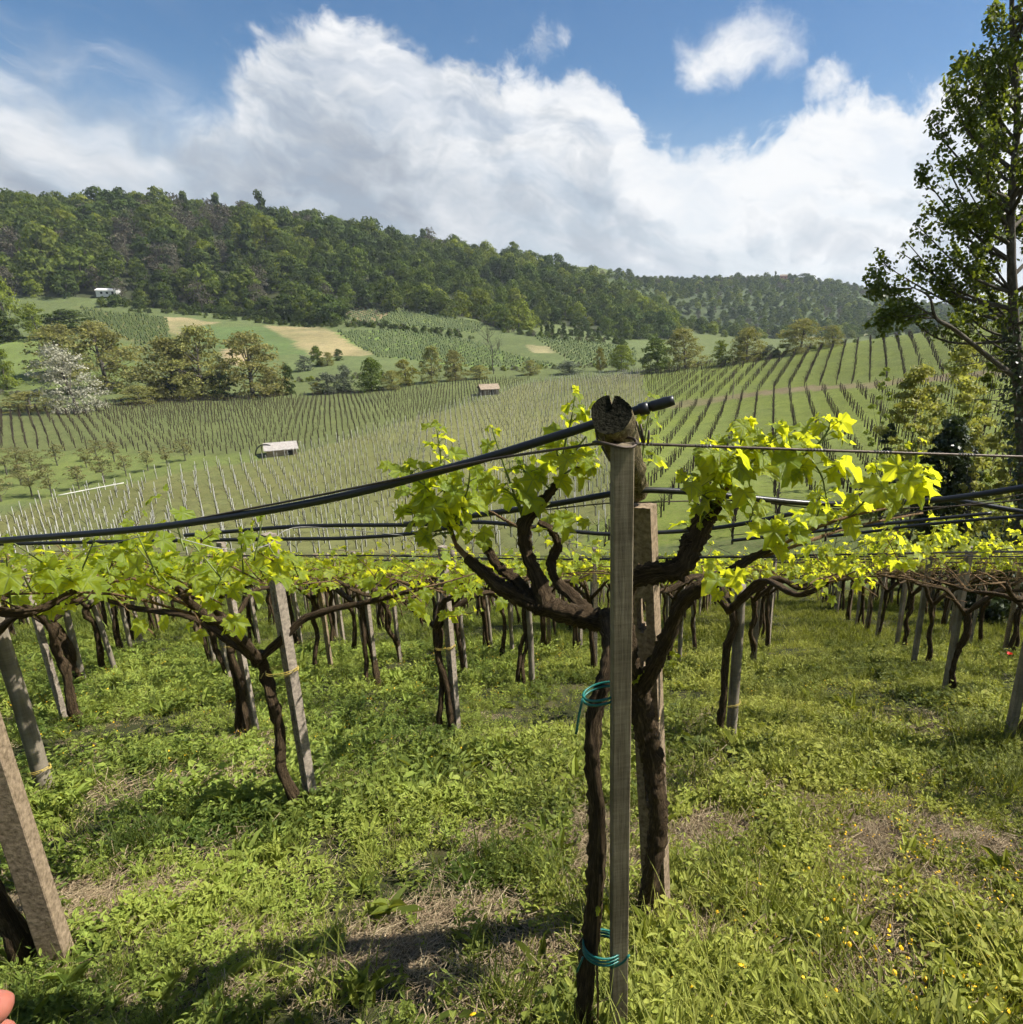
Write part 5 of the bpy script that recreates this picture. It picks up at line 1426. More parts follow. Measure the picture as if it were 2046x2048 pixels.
LM = {
 'oak': leaf_mat('oak_leaf', (0.032, 0.050, 0.012), (0.092, 0.122, 0.026), (0.08, 0.13, 0.02), .25, .85, .06),
 'mid': leaf_mat('mid_green_leaf', (0.060, 0.086, 0.016), (0.155, 0.185, 0.034), (0.15, 0.22, 0.025), .3, .85, .06),
 'lime': leaf_mat('fresh_leaf', (0.10, 0.132, 0.018), (0.24, 0.265, 0.040), (0.26, 0.32, 0.03), .35, .85, .06),
 'grey': leaf_mat('budding_twigs', (0.075, 0.068, 0.046), (0.155, 0.142, 0.095), (0.12, 0.12, 0.06), .2, .85, .06),
 'olive': leaf_mat('budding_willow', (0.145, 0.142, 0.046), (0.31, 0.30, 0.10), (0.38, 0.37, 0.09), .38, .85, .06),
 'yellow': leaf_mat('yellow_green_leaf', (0.14, 0.145, 0.03), (0.28, 0.26, 0.055), (0.32, 0.30, 0.04), .35, .85, .06),
 'white': leaf_mat('blossom', (0.30, 0.30, 0.20), (0.60, 0.58, 0.46), (0.4, 0.4, 0.3), .3, .85, .06),
 'orch': leaf_mat('orchard_buds', (0.14, 0.13, 0.055), (0.26, 0.245, 0.10), (0.3, 0.3, 0.09), .3, .85, .06),
 'sage': leaf_mat('sage_leaf', (0.085, 0.10, 0.06), (0.17, 0.19, 0.12), (0.12, 0.15, 0.08), .25, .85, .06),
}
M_twig = plain('grey_twigs', (0.10, 0.085, 0.07), .9, .1, .4, 2)
def pm(tk, cr, lm):
    a = tk.mesh('trunk', True); a.materials.append(T_bark)
    b = cr.mesh('crown'); b.materials.append(LM[lm]); return a, b
# --- woodland kinds (12 m trees)
WK = []
for k, (lm, Ht, Rd, shape, c0) in enumerate([('oak', 10, 5.6, 'dome', .05), ('oak', 9.5, 5.2, 'ball', .05), ('oak', 11, 5.4, 'dome', .05), ('mid', 10.5, 5.6, 'dome', .05), ('mid', 9.5, 5.0, 'ball', .05), ('lime', 10, 5.4, 'dome', .05), ('lime', 8.5, 4.8, 'ball', .05),
                                            ('grey', 11, 4.4, 'ball', .1), ('grey', 10, 4.2, 'dome', .1), ('oak', 12, 2.2, 'column', .02), ('mid', 9, 6.0, 'dome', .03), ('grey', 9, 5.0, 'dome', .05)]):
    WK.append(pm(*tree_proto(1000 + k, Ht, Rd, c0, 24, 44 if lm != 'grey' else 36, .80 if lm != 'grey' else .55, .40 if shape != 'column' else .6, .2, .82, shape, 4, 0, 6, .38 if lm != 'grey' else .9), lm))
KNAME = ['dark evergreen oak'] * 3 + ['mid green tree'] * 2 + ['fresh green tree'] * 2 + ['grey leafless tree'] * 2 + ['ivy covered trunk', 'broad green tree', 'grey brown thicket tree']
rw = np.random.default_rng(55)
def wood_pts(n_, x0, x1, y0, y1, test, dmin):
    x = rw.uniform(x0, x1, n_); y = rw.uniform(y0, y1, n_); z = H(x, y)
    px, py, d = proj(np.stack([x, y, z], 1)); m = test(px, py, x, y); x, y, z, px, py = x[m], y[m], z[m], px[m], py[m]
    keep, cell = [], {}
    for i in range(len(x)):
        c = (int(x[i] // dmin), int(y[i] // dmin)); ok = True
        for a in (-1, 0, 1):
            for b in (-1, 0, 1):
                for j in cell.get((c[0] + a, c[1] + b), ()):
                    if (x[i] - x[j]) ** 2 + (y[i] - y[j]) ** 2 < dmin * dmin: ok = False
        if ok: cell.setdefault(c, []).append(i); keep.append(i)
    return x[keep], y[keep], z[keep], px[keep], py[keep]
wx, wy, wz, wpx, wpy = wood_pts(14000, -480, 140, 325, 620, lambda px, py, x, y: (px > -130) & (px < 1320) & inpoly(px, py, wood_px), 7.2)
zone = wob(wx, wy, .028, 61) + .6 * wob(wx, wy, .09, 62)
zone2 = wob(wx, wy, .035, 63) + .5 * wob(wx, wy, .1, 64)
kidx = np.empty(len(wx), int)
for i in range(len(wx)):
    lowish = wpy[i] > 470 and wpx[i] < 520
    r_ = rw.random()
    if zone[i] > .4: kidx[i] = rw.choice([5, 6, 5, 3, 10])
    elif zone2[i] > .5 and wpx[i] < 900: kidx[i] = rw.choice([7, 8, 11, 9, 3, 4])
    elif zone[i] < -.4: kidx[i] = rw.choice([0, 1, 2, 2, 4])
    else: kidx[i] = rw.choice([0, 1, 2, 3, 4, 10, 3])
    if lowish and r_ < .35: kidx[i] = rw.choice([9, 7, 8, 11])
scl = np.clip(rw.normal(1.15, .36, len(wx)), .5, 2.1) * np.where(wpx > 700, .86, 1.0)
# the 300 largest in the picture are things of their own, the rest of the wood is one mass
dist = np.hypot(wx, wy); vis = (wpx > -20) & (wpx < 1300)
order = np.argsort(np.where(vis, dist / scl, 1e9)); one, rest = order[:290], order[290:]
for i in one:
    a, b = WK[kidx[i]]
    where = 'left end' if wpx[i] < 350 else ('middle' if wpx[i] < 750 else 'right end')
    t = empty('woodland_tree', (wx[i], wy[i], wz[i] - .2), label=f'{KNAME[kidx[i]]} in the wood on the long hill, {where}', cat='tree', group=f'{KNAME[kidx[i]]}s, {where} of the wooded hill')
    t.rotation_euler = (0, 0, rw.uniform(0, 6.28)); t.scale = (scl[i], scl[i], scl[i] * rw.uniform(.85, 1.15))
    o = bpy.data.objects.new('trunk', a); COL.objects.link(o); o.parent = t
    o = bpy.data.objects.new('crown', b); COL.objects.link(o); o.parent = t; o['kind'] = 'stuff'
def both(kx):
    out = []
    for a, b in WK:
        me = b; out.append(me)
    return out
scatter('woodland', np.stack([wx, wy, wz - .2], 1)[rest], scl[rest], kidx[rest], both(0), 'dense mixed woodland covering the long hill', 'woodland', .0, 5)
fx, fy, fz, fpx, fpy = wood_pts(16000, -60, 800, 470, 980, lambda px, py, x, y: (px > 1030) & (px < 1990) & (py > 520) & (py < 640) & (wob(x, y, .016, 66) + .4 * wob(x, y, .05, 67) > -.55), 7.6)
kf = rw.choice([0, 1, 2, 3, 4, 10, 3, 4, 6, 11], len(fx))
scatter('far_woodland', np.stack([fx, fy, fz - .3], 1), rw.uniform(.5, 1.0, len(fx)), kf, both(0), 'hazy woods and scrub on the far hill at the right', 'woodland', .0, 6)
rxs = rw.uniform(500, 3000, 2600); rys = rw.uniform(2720, 3080, 2600)
rzs = -40 + 52 * np.sin(np.pi * (rys - 2700) / 800) ** .7 * sstep(300, 900, rxs)
scatter('skyline_woods', np.stack([rxs, rys, rzs - 4], 1), rw.uniform(1.0, 1.8, 2600), rw.choice([0, 1, 2, 3, 4], 2600), both(0), 'blue hazy woods on the farthest ridge', 'woodland', .0, 7)

# --- single trees along the stream, on the fields and on the skyline
def tree_thing(name, meshes, pos, s, label, cat='tree', group=None, sz=None, rz=None):
    t = empty(name, pos, label=label, cat=cat, group=group)
    t.rotation_euler = (0, 0, rw.uniform(0, 6.28) if rz is None else rz); t.scale = (s, s, sz or s)
    for nm, m_ in meshes:
        o = bpy.data.objects.new(nm, m_); COL.objects.link(o); o.parent = t
        if nm in ('crown', 'leaves', 'ivy'): o['kind'] = 'stuff'
    return t
MT = {}
for k in range(3): MT['olive', k] = pm(*tree_proto(1100 + k, 10, 5.2, .02, 80, 74, .30, .24, .22, .35, 'dome', 26, .3, 6, 1.0), 'olive')
for k in range(2): MT['round', k] = pm(*tree_proto(1120 + k, 10, 5.2, .0, 50, 90, .42, .30, .25, .8, 'dome', 8, 0, 6, .45), 'mid')
for k in range(2): MT['yellow', k] = pm(*tree_proto(1130 + k, 10, 5.0, .05, 48, 80, .36, .30, .2, .45, 'ball', 12, .3), 'yellow')
for k in range(2): MT['sage', k] = pm(*tree_proto(1140 + k, 10, 5.6, .02, 48, 80, .38, .30, .2, .45, 'ball', 10, .3), 'sage')
for k in range(2): MT['dark', k] = pm(*tree_proto(1145 + k, 10, 5.0, .0, 46, 84, .42, .30, .2, .6, 'dome', 6), 'oak')
MT['white', 0] = pm(*tree_proto(1150, 10, 5.6, .02, 90, 74, .26, .22, .2, .35, 'dome', 20, .5, 6, 1.0), 'white')
for k in range(2): MT['lime', k] = pm(*tree_proto(1160 + k, 10, 4.6, .06, 46, 84, .36, .30, .2, .5, 'ball', 10), 'lime')
for k in range(3): MT['orch', k] = pm(*tree_proto(1170 + k, 3.6, 1.9, .40, 30, 40, .13, .26, .075, .3, 'flat', 12, .3, 5, 1.0), 'orch')
mb = bare_proto(1190, 12, 5, .16, 4).mesh('branches'); mb.materials.append(M_twig); MT['bare', 0] = (mb,)
def mid_tree(kind, v, px, top, base, width, label, near=40, name=None, cat='tree', nomH=10.0, nomR=5.2):
    p = at(px, base, near); d = proj(p)[2]
    hgt = (base - top) / FPX * d * 1.0; wid = width / FPX * d * (1.28 if kind == 'olive' else 1.08)
    ms = MT[kind, v]; ms = [('branches', ms[0])] if len(ms) == 1 else [('trunk', ms[0]), ('crown', ms[1])]
    return tree_thing(name or 'streamside_tree', ms, p, wid / (2 * nomR), label, cat, None, hgt / nomH)
ML = [
 ('white', 0, 148, 655, 778, 118, 'white blossoming tree on the field edge at the left'), ('olive', 0, 205, 612, 735, 120, 'tall olive brown tree behind the blossoming tree'), ('olive', 1, 120, 615, 712, 100, 'olive tinted tree top rising behind the blossom, further left'),
 ('olive', 1, 332, 640, 752, 120, 'leftmost of three bushy olive brown trees by the field corner'), ('olive', 2, 385, 620, 752, 110, 'middle of three bushy olive brown trees by the field corner'), ('olive', 0, 478, 632, 748, 120, 'rightmost of three bushy olive brown trees by the field corner'),
 ('dark', 0, 420, 705, 750, 60, 'dark shrub between the bushy olive brown trees'), ('dark', 1, 320, 715, 752, 60, 'dark shrub under the leftmost bushy olive tree'), ('dark', 0, 548, 690, 745, 26, 'narrow dark bush right of the bushy olive trees'),
 ('sage', 0, 620, 705, 742, 62, 'low pale green bush on the field edge, left of centre'), ('round', 0, 702, 678, 738, 54, 'small round green tree on the field edge'), ('yellow', 0, 768, 680, 728, 48, 'yellow green round tree near the field edge'),
 ('olive', 2, 815, 655, 722, 44, 'slim brown tree right of the yellow green one'), ('olive', 1, 860, 662, 718, 46, 'second slim brown tree next to the tall bare tree'), ('bare', 0, 932, 612, 706, 78, 'tall leafless grey tree above the hut'),
 ('sage', 1, 650, 690, 740, 40, 'pale bush beside the small round green tree'), ('olive', 0, 740, 700, 735, 40, 'low brown bush before the yellow green tree'), ('sage', 1, 1075, 682, 706, 62, 'low sage bush at the far field edge, centre'),
 ('yellow', 1, 1132, 658, 700, 26, 'slender yellow tree left of the small oak'), ('lime', 0, 1172, 652, 700, 62, 'small spreading green tree left of the round dark one'), ('round', 1, 1240, 642, 698, 66, 'round dense green tree at the far edge of the right field'),
 ('olive', 2, 1292, 622, 694, 76, 'orange brown tree right of the round dense one'), ('lime', 1, 1362, 645, 688, 46, 'fresh green tree between two brown ones'), ('olive', 1, 1408, 620, 682, 74, 'broad brown tree above the right field'), ('dark', 1, 1400, 640, 680, 26, 'narrow dark conifer in front of the broad brown tree'),
 ('olive', 0, 1510, 604, 664, 84, 'large brown tree on the crest of the right field'), ('olive', 2, 1570, 615, 655, 40, 'smaller brown tree right of the large one on the crest'), ('sage', 0, 1452, 652, 676, 34, 'pale bush between the brown trees on the crest'),
 ('lime', 0, 20, 525, 640, 70, 'tall fresh green tree at the left edge below the wood'), ('lime', 1, 75, 578, 640, 66, 'green tree right of the tall one at the left edge'), ('dark', 0, 5, 590, 645, 60, 'dark tree at the left edge'), ('dark', 1, 140, 588, 625, 120, 'dark thicket at the top of the left meadow'),
 ('lime', 1, 15, 662, 735, 60, 'light green tree at the left edge above the flat field'), ('olive', 2, 60, 740, 775, 90, 'brown thicket left of the blossoming tree'), ('olive', 1, 265, 728, 762, 70, 'low brown thicket right of the blossoming tree'), ('round', 0, 215, 625, 665, 24, 'small round tree above the olive trees'),
 ('olive', 0, 905, 690, 715, 44, 'low brown bush at the foot of the bare tree'), ('olive', 1, 1000, 680, 708, 40, 'low reddish bush right of the bare tree'), ('sage', 0, 575, 672, 700, 34, 'grey green tree on the lower hillside'), ('round', 1, 600, 655, 690, 26, 'small green tree on the lower hillside'),
 ('dark', 0, 640, 660, 680, 20, 'small dark tree below the tan strip'), ('olive', 2, 618, 665, 690, 26, 'orange bush below the tan strip'), ('olive', 2, 520, 705, 745, 50, 'last brown bush on the field corner'), ('yellow', 0, 600, 722, 744, 30, 'yellow bush near the field edge')]
for kind, v, px, top, base, wd, lab in ML: mid_tree(kind, v, px, top, base, wd, lab, 100, 'streamside_tree' if base > 690 else 'field_tree')
# hedges along the foot of the wood and between the fields
def hedge(px, h, label, n_, kinds=(0, 1, 4), near=190, s0=.22, s1=.5):
    pts = np.array([at(x, y, near) for x, y in px])
    t = np.linspace(0, len(pts) - 1, n_); i = np.minimum(t.astype(int), len(pts) - 2); u = (t - i)[:, None]
    p = pts[i] * (1 - u) + pts[i + 1] * u + np.c_[rw.normal(0, 1.6, (n_, 2)), np.zeros(n_)]
    p[:, 2] = H(p[:, 0], p[:, 1]) - .3
    scatter('hedge', p, rw.uniform(s0, s1, n_) * h, rw.choice(kinds, n_), both(0), label, 'hedge', .0, int(rw.integers(999)))
hedge([(190,572),(330,582),(480,600),(640,612)], 1.0, 'dark hedge along the track below the wood', 90)
hedge([(240,588),(470,606),(640,616),(900,640)], .55, 'low hedge above the hillside fields', 110)
hedge([(470,590),(560,602),(650,600)], 1.2, 'thick scrub under the wood, left of centre', 50, (0, 2, 3))
hedge([(650,612),(760,622),(870,632)], .6, 'hedge between the upper and lower hillside fields', 60, (4, 11, 1))
hedge([(905,605),(960,628),(1050,640),(1180,652)], .7, 'scrub line at the right end of the hillside fields', 70, (3, 11, 1))
hedge([(1020,628),(1080,634),(1150,642)], 1.0, 'dark cypresses and scrub below the wood, right', 26, (9, 2, 9))
hedge([(560,722),(700,712),(880,700),(1060,694),(1190,692)], .45, 'brushy stream bank beyond the far field', 120, (11, 11, 4, 6))
hedge([(-60,745),(60,758),(180,764),(300,758)], .45, 'bramble bank along the stream at the left', 70, (11, 4, 11))
hedge([(1200,696),(1300,688),(1480,668),(1600,650)], .35, 'low brush behind the crest of the right field', 70, (11, 6, 4))
# orchard
for k, (zx, zy) in enumerate([(180, 1800), (290, 1800), (440, 1760), (580, 1722), (700, 1690), (820, 1660), (925, 1635), (1025, 1605), (10, 1830), (42, 1682), (110, 1662), (120, 1740), (180, 1650), (240, 1700), (320, 1632), (480, 1640), (540, 1600), (635, 1612)]):
    p = at(zx * .342, 320.7 + zy * .342, 50)
    lab = f'small budding orchard tree, {ORD[k]} from the left along the near edge' if k < 8 else f'small budding orchard tree, {ORD[k - 8]} of the back rows from the left'
    tree_thing('orchard_tree', list(zip(('trunk', 'crown'), MT['orch', k % 3])), p, rw.uniform(.85, 1.15), lab, 'tree', 'orchard trees')
# skyline trees of the wooded hill
for k, (px, top, base, wd, kd) in enumerate([(14, 366, 400, 14, 9), (66, 357, 395, 12, 9), (106, 358, 392, 10, 9), (126, 357, 392, 12, 9), (150, 348, 392, 40, 0), (212, 358, 390, 26, 7), (252, 360, 388, 20, 2), (318, 362, 395, 50, 1), (362, 364, 400, 40, 0), (450, 372, 408, 42, 2), (585, 398, 432, 54, 4), (770, 450, 478, 18, 0), (796, 449, 480, 24, 2), (400, 376, 405, 26, 8), (500, 388, 415, 36, 1)]):
    q = ray(px, base); Yk = 448.0; p = P(px, base, Yk); p[2] = h1(p[0], Yk) if abs(h1(p[0], Yk) - p[2]) < 6 else p[2]
    a, b = WK[kd]; hh = (base - top) / FPX * proj(p)[2] * 1.05
    nomR = [5.2, 4.6, 4.8, 5, 4.4, 4.8, 4.2, 4, 3.6, 2.0, 5.4, 4.6][kd]; nomH = [12, 11, 13, 12, 10.5, 11, 9.5, 12, 11, 12, 10, 10][kd]
    tree_thing('skyline_tree', [('trunk', a), ('crown', b)], (p[0], p[1], min(p[2], h1(p[0], p[1])) - 1.0), wd / FPX * proj(p)[2] / (2 * nomR), f'{KNAME[kd]} on the left hill skyline, {ORD[k]} from the left', 'tree', 'skyline trees on the left hill', hh / nomH)
for k, (px, top, base, wd, kd) in enumerate([(1132, 517, 528, 14, 0), (1148, 518, 528, 10, 1), (1165, 519, 528, 12, 0), (1350, 516, 526, 14, 1), (1391, 511, 524, 18, 0), (1445, 511, 524, 20, 4), (1462, 512, 524, 10, 9), (1490, 512, 524, 14, 0), (1520, 513, 526, 34, 1)]):
    p = P(px, base, 885.0); z = h1(p[0], p[1]); a, b = WK[kd]
    hh = (base - top) / FPX * proj(p)[2] * 1.6
    tree_thing('skyline_tree', [('trunk', a), ('crown', b)], (p[0], p[1], z - .5), wd / FPX * proj(p)[2] / 9.0, f'{KNAME[kd]} on the far hill skyline, {ORD[k]} from the left', 'tree', 'skyline trees on the far hill', hh / 11.5)
# ------------------------------------------------------------------ big tree at the right edge
LM['poplar'] = leaf_mat('poplar_leaf', (0.042, 0.070, 0.014), (0.125, 0.165, 0.028), (0.30, 0.36, 0.025), .38, .45)
LM['ivy'] = leaf_mat('ivy_leaf', (0.020, 0.032, 0.009), (0.065, 0.09, 0.022), (0.06, 0.09, 0.015), .2, .4, .5)
LM['pale'] = leaf_mat('pale_shrub_leaf', (0.20, 0.205, 0.05), (0.40, 0.39, 0.11), (0.50, 0.50, 0.08), .45, .6)
rt = np.random.default_rng(202)
TY = 16.0
tb = np.array([P(1922, 900, TY)[0], TY, 0]); tb[2] = h1(tb[0], tb[1])
bt = empty('poplar_tree', tb, label='tall dark leafy tree filling the right edge against the sky', cat='tree')
tk = MB(); cr = MB(); iv = MB()
def tp(x, y, Yd=TY): return P(x, y, Yd) - tb
spine = [np.array([0, 0, -.3]), tp(1926, 1000), tp(1928, 850), tp(1914, 640), tp(1906, 420), tp(1918, 220), tp(1908, 40), tp(1912, -160), tp(1915, -330)]
sp_ = tube(tk, spine, [.19, .16, .14, .115, .09, .07, .05, .035, .012], 10, 60, .04, rt, 0, True, .04)
CL = []          # leaf clusters: centre, radius
def branch(p, q, r0, droop=.1, sub=5, spread=.45, leaf_from=.35, reach=.8):
    L = np.linalg.norm(q - p)
    m_ = .5 * (p + q) + np.array([0, 0, -droop * L]) + rt.normal(0, .04 * L, 3)
    c = tube(tk, [p, m_, q], [r0, r0 * .6, r0 * .18], 6, 14, .03, rt)
    for k in range(sub):
        t = rt.uniform(leaf_from, .98); b = c[int(t * 13)]
        d = (q - p) / L + rt.normal(0, spread, 3) + [0, 0, .25]; d /= np.linalg.norm(d)
        l_ = reach * rt.uniform(.35, 1.0) * (1.15 - .5 * t)
        e = b + d * l_
        tube(tk, [b, .5 * (b + e) + rt.normal(0, .03, 3), e], [r0 * .22 + .004, .007, .003], 4, 5, cap=False)
        for s_ in np.linspace(.35, 1, 4): CL.append((b + d * l_ * s_ + rt.normal(0, .05, 3), rt.uniform(.12, .24)))
    CL.append((q, .2))
def spine_at(z):
    return sp_[int(np.argmin(np.abs(sp_[:, 2] - z)))]
# boughs that make the outline towards the field
for x, y, x0, y0, r0 in [(1862,18,1908,200,.05),(1832,95,1908,260,.05),(1800,112,1906,300,.05),(1786,150,1906,330,.06),(1748,232,1905,420,.07),(1768,290,1905,450,.06),(1735,330,1905,480,.06),(1738,375,1904,500,.06),(1722,420,1905,540,.06),(1705,455,1906,570,.06),
                         (1690,470,1907,590,.06),(1655,492,1908,620,.055),(1668,560,1908,640,.05),(1760,520,1908,640,.05),(1800,440,1906,560,.05),(1810,340,1905,470,.05),(1820,230,1906,400,.05),(1850,140,1908,300,.05),(1840,500,1908,620,.04),(1790,560,1910,660,.04),(1830,300,1905,430,.05),(1850,400,1905,540,.05),(1875,250,1907,380,.05),(1870,90,1909,220,.04)]:
    Yd = TY + rt.normal(0, .9)
    q = tp(x + 8, y + 6, Yd); p = spine_at(tp(x0, y0)[2]); branch(p, q, r0 * .8, .08, 7, .5, .3, .85)
# limb arching low over the field
low = [tp(1925, 720), tp(1860, 670, TY - .3), tp(1800, 622, TY - .6), tp(1765, 600, TY - .8), tp(1752, 560, TY - .9), tp(1715, 540, TY - 1)]
tube(tk, low, [.075, .06, .05, .04, .025, .01], 7, 26, .03, rt)
for a_, b_ in (((1765, 600), (1690, 580)), ((1760, 590), (1655, 600)), ((1765, 600), (1645, 520)), ((1720, 545), (1650, 545)), ((1700, 560), (1668, 615))):
    branch(tp(*a_, TY - .8), tp(*b_, TY - 1 + rt.normal(0, .3)), .022, .02, 5, .5, .4, .5)
# the crown behind and out of the picture
for k in range(46):
    z0 = rt.uniform(tp(1905, 700)[2], spine[-1][2] * .9); p = spine_at(z0); a = rt.uniform(0, 6.28)
    up = (z0 - tp(1905, 700)[2]) / (spine[-1][2] - tp(1905, 700)[2]); L = rt.uniform(1.6, 3.1) * (1.05 - .75 * up)
    if math.cos(a) < -.2 and abs(math.sin(a)) < .9: continue
    branch(p, p + np.array([math.cos(a) * L, math.sin(a) * L, L * rt.uniform(.5, 1.0)]), .05, .06, 9, .5, .3, .8)
CC = np.array([c for c, _ in CL]); CR = np.array([r for _, r in CL])
# foliage inside the outline, thinned where the sky shows through
ol_y = [-200, 0, 40, 100, 150, 230, 300, 370, 430, 480, 520, 560, 600]; ol_x = [1890, 1872, 1850, 1806, 1790, 1755, 1752, 1738, 1712, 1690, 1690, 1700, 1790]
for k in range(700):
    yy = rt.uniform(-220, 610); xl = np.interp(yy, ol_y, ol_x); xx = rt.uniform(xl + 12, 2010)
    if wob(np.array(xx), np.array(yy), .035, 401) + .5 * wob(np.array(xx), np.array(yy), .1, 402) < .02: continue
    CL.append((tp(xx, yy, TY + rt.uniform(-1.6, 1.6)), rt.uniform(.12, .26)))
CC = np.array([c for c, _ in CL]); CR = np.array([r for _, r in CL])
per = 13
c_ = np.repeat(CC, per, 0); r__ = np.repeat(CR, per)
d_ = unit(rt, len(c_)); p_ = c_ + d_ * (r__ * rt.random(len(c_)) ** .5)[:, None]
cards(rt, p_, d_ + rt.normal(0, .9, d_.shape) + [0, 0, .3], rt.uniform(.06, .115, len(p_)), rt.uniform(.05, .95, len(p_)), cr, 1.15)
# thin bare twigs low down
for k in range(26):
    a = rt.uniform(2.2, 4.4); p = spine_at(tp(1910, rt.uniform(560, 760))[2]); L = rt.uniform(.7, 1.9)
    q = p + [math.cos(a) * L, math.sin(a) * L, rt.uniform(-.4, .6) * L]; tube(tk, [p, .5 * (p + q) + rt.normal(0, .12, 3), q], [.014, .009, .003], 4, 7, cap=False)
# ivy round the stem
n_i = 2600; zz = rt.uniform(-.2, tp(1908, 600)[2], n_i); aa = rt.uniform(0, 6.28, n_i)
sp = np.array([spine_at(z) for z in zz]); rad = .24 + .16 * rt.random(n_i) + .1 * np.sin(zz * 2 + aa)
pi_ = np.stack([sp[:, 0] + rad * np.cos(aa), sp[:, 1] + rad * np.sin(aa), zz], 1)
cards(rt, pi_, np.stack([np.cos(aa), np.sin(aa), .4 + 0 * aa], 1) + rt.normal(0, .5, (n_i, 3)), rt.uniform(.07, .13, n_i), rt.random(n_i), iv, 1.0)
link('trunk', tk.mesh('trunk', True), T_bark, bt)
m_ = cr.mesh('crown'); tag(link('crown', m_, LM['poplar'], bt), kind='stuff')
m_ = iv.mesh('ivy'); tag(link('ivy', m_, LM['ivy'], bt), kind='stuff')
# --- shrubs under it
def shrub(seed, px, top, Yd, width, lm, label, per=60, blobs=40, csize=.10, bs=.2, shell=.2, sparse=.4, shape='ball', stems=14, name='shrub', jit=1.0, bottom=.1):
    x = P(px, 900, Yd)[0]; z = h1(x, Yd); d = proj(np.array([x, Yd, z + 3]))[2]
    hgt = P(px, top, Yd)[2] - z; Rd = width / FPX * d / 2
    tk_, cr_ = tree_proto(seed, hgt, Rd, bottom, blobs, per, csize, bs, .06, shell, shape, stems, sparse, 5, jit)
    t = empty(name, (x, Yd, z), label=label, cat='shrub')
    link('stems', tk_.mesh('stems', True), T_bark, t); tag(link('crown', cr_.mesh('crown'), LM[lm], t), kind='stuff')
    return t
shrub(1, 1710, 690, 24, 170, 'pale', 'pale yellowish shrub at the edge of the green field, left of the ivy mass', 130, 90, .12)
shrub(2, 1780, 640, 26, 190, 'pale', 'tall pale shrub rising behind the ivy mass', 130, 90, .12)
shrub(3, 1870, 670, 23, 190, 'pale', 'pale twiggy shrub under the big tree at the right edge', 130, 100, .12)
shrub(4, 1795, 790, 21, 118, 'ivy', 'dark ivy clad bush under the big tree', 150, 90, .14, .26, .6, .1, 'ball', 6, 'ivy_bush', .7, .35)
shrub(5, 1672, 790, 24, 46, 'ivy', 'small dark bush at the edge of the green field', 60, 20, .11, .3, .5, .2, 'ball', 6, 'shrub', .7, .5)
shrub(6, 1840, 600, 26, 90, 'lime', 'fresh green sapling beside the trunk of the big tree', 120, 60, .13)
shrub(7, 1930, 780, 20, 120, 'pale', 'leafy pale shrub cut by the right edge', 120, 80, .11)
shrub(8, 1845, 800, 20, 80, 'pale', 'thin pale shrub in front of the ivy clad bush, right', 90, 50, .09)
shrub(9, 1735, 830, 21.5, 70, 'pale', 'thin pale shrub in front of the ivy clad bush, left', 90, 50, .09)
shrub(10, 1900, 1010, 15.5, 170, 'ivy', 'dark undergrowth at the foot of the big tree', 120, 50, .11, .22, .5, .2, 'dome', 6, 'undergrowth', .8, .0)
shrub(11, 1650, 690, 60, 60, 'lime', 'light green bush on the slope behind the pale shrubs', 60, 30, .2)

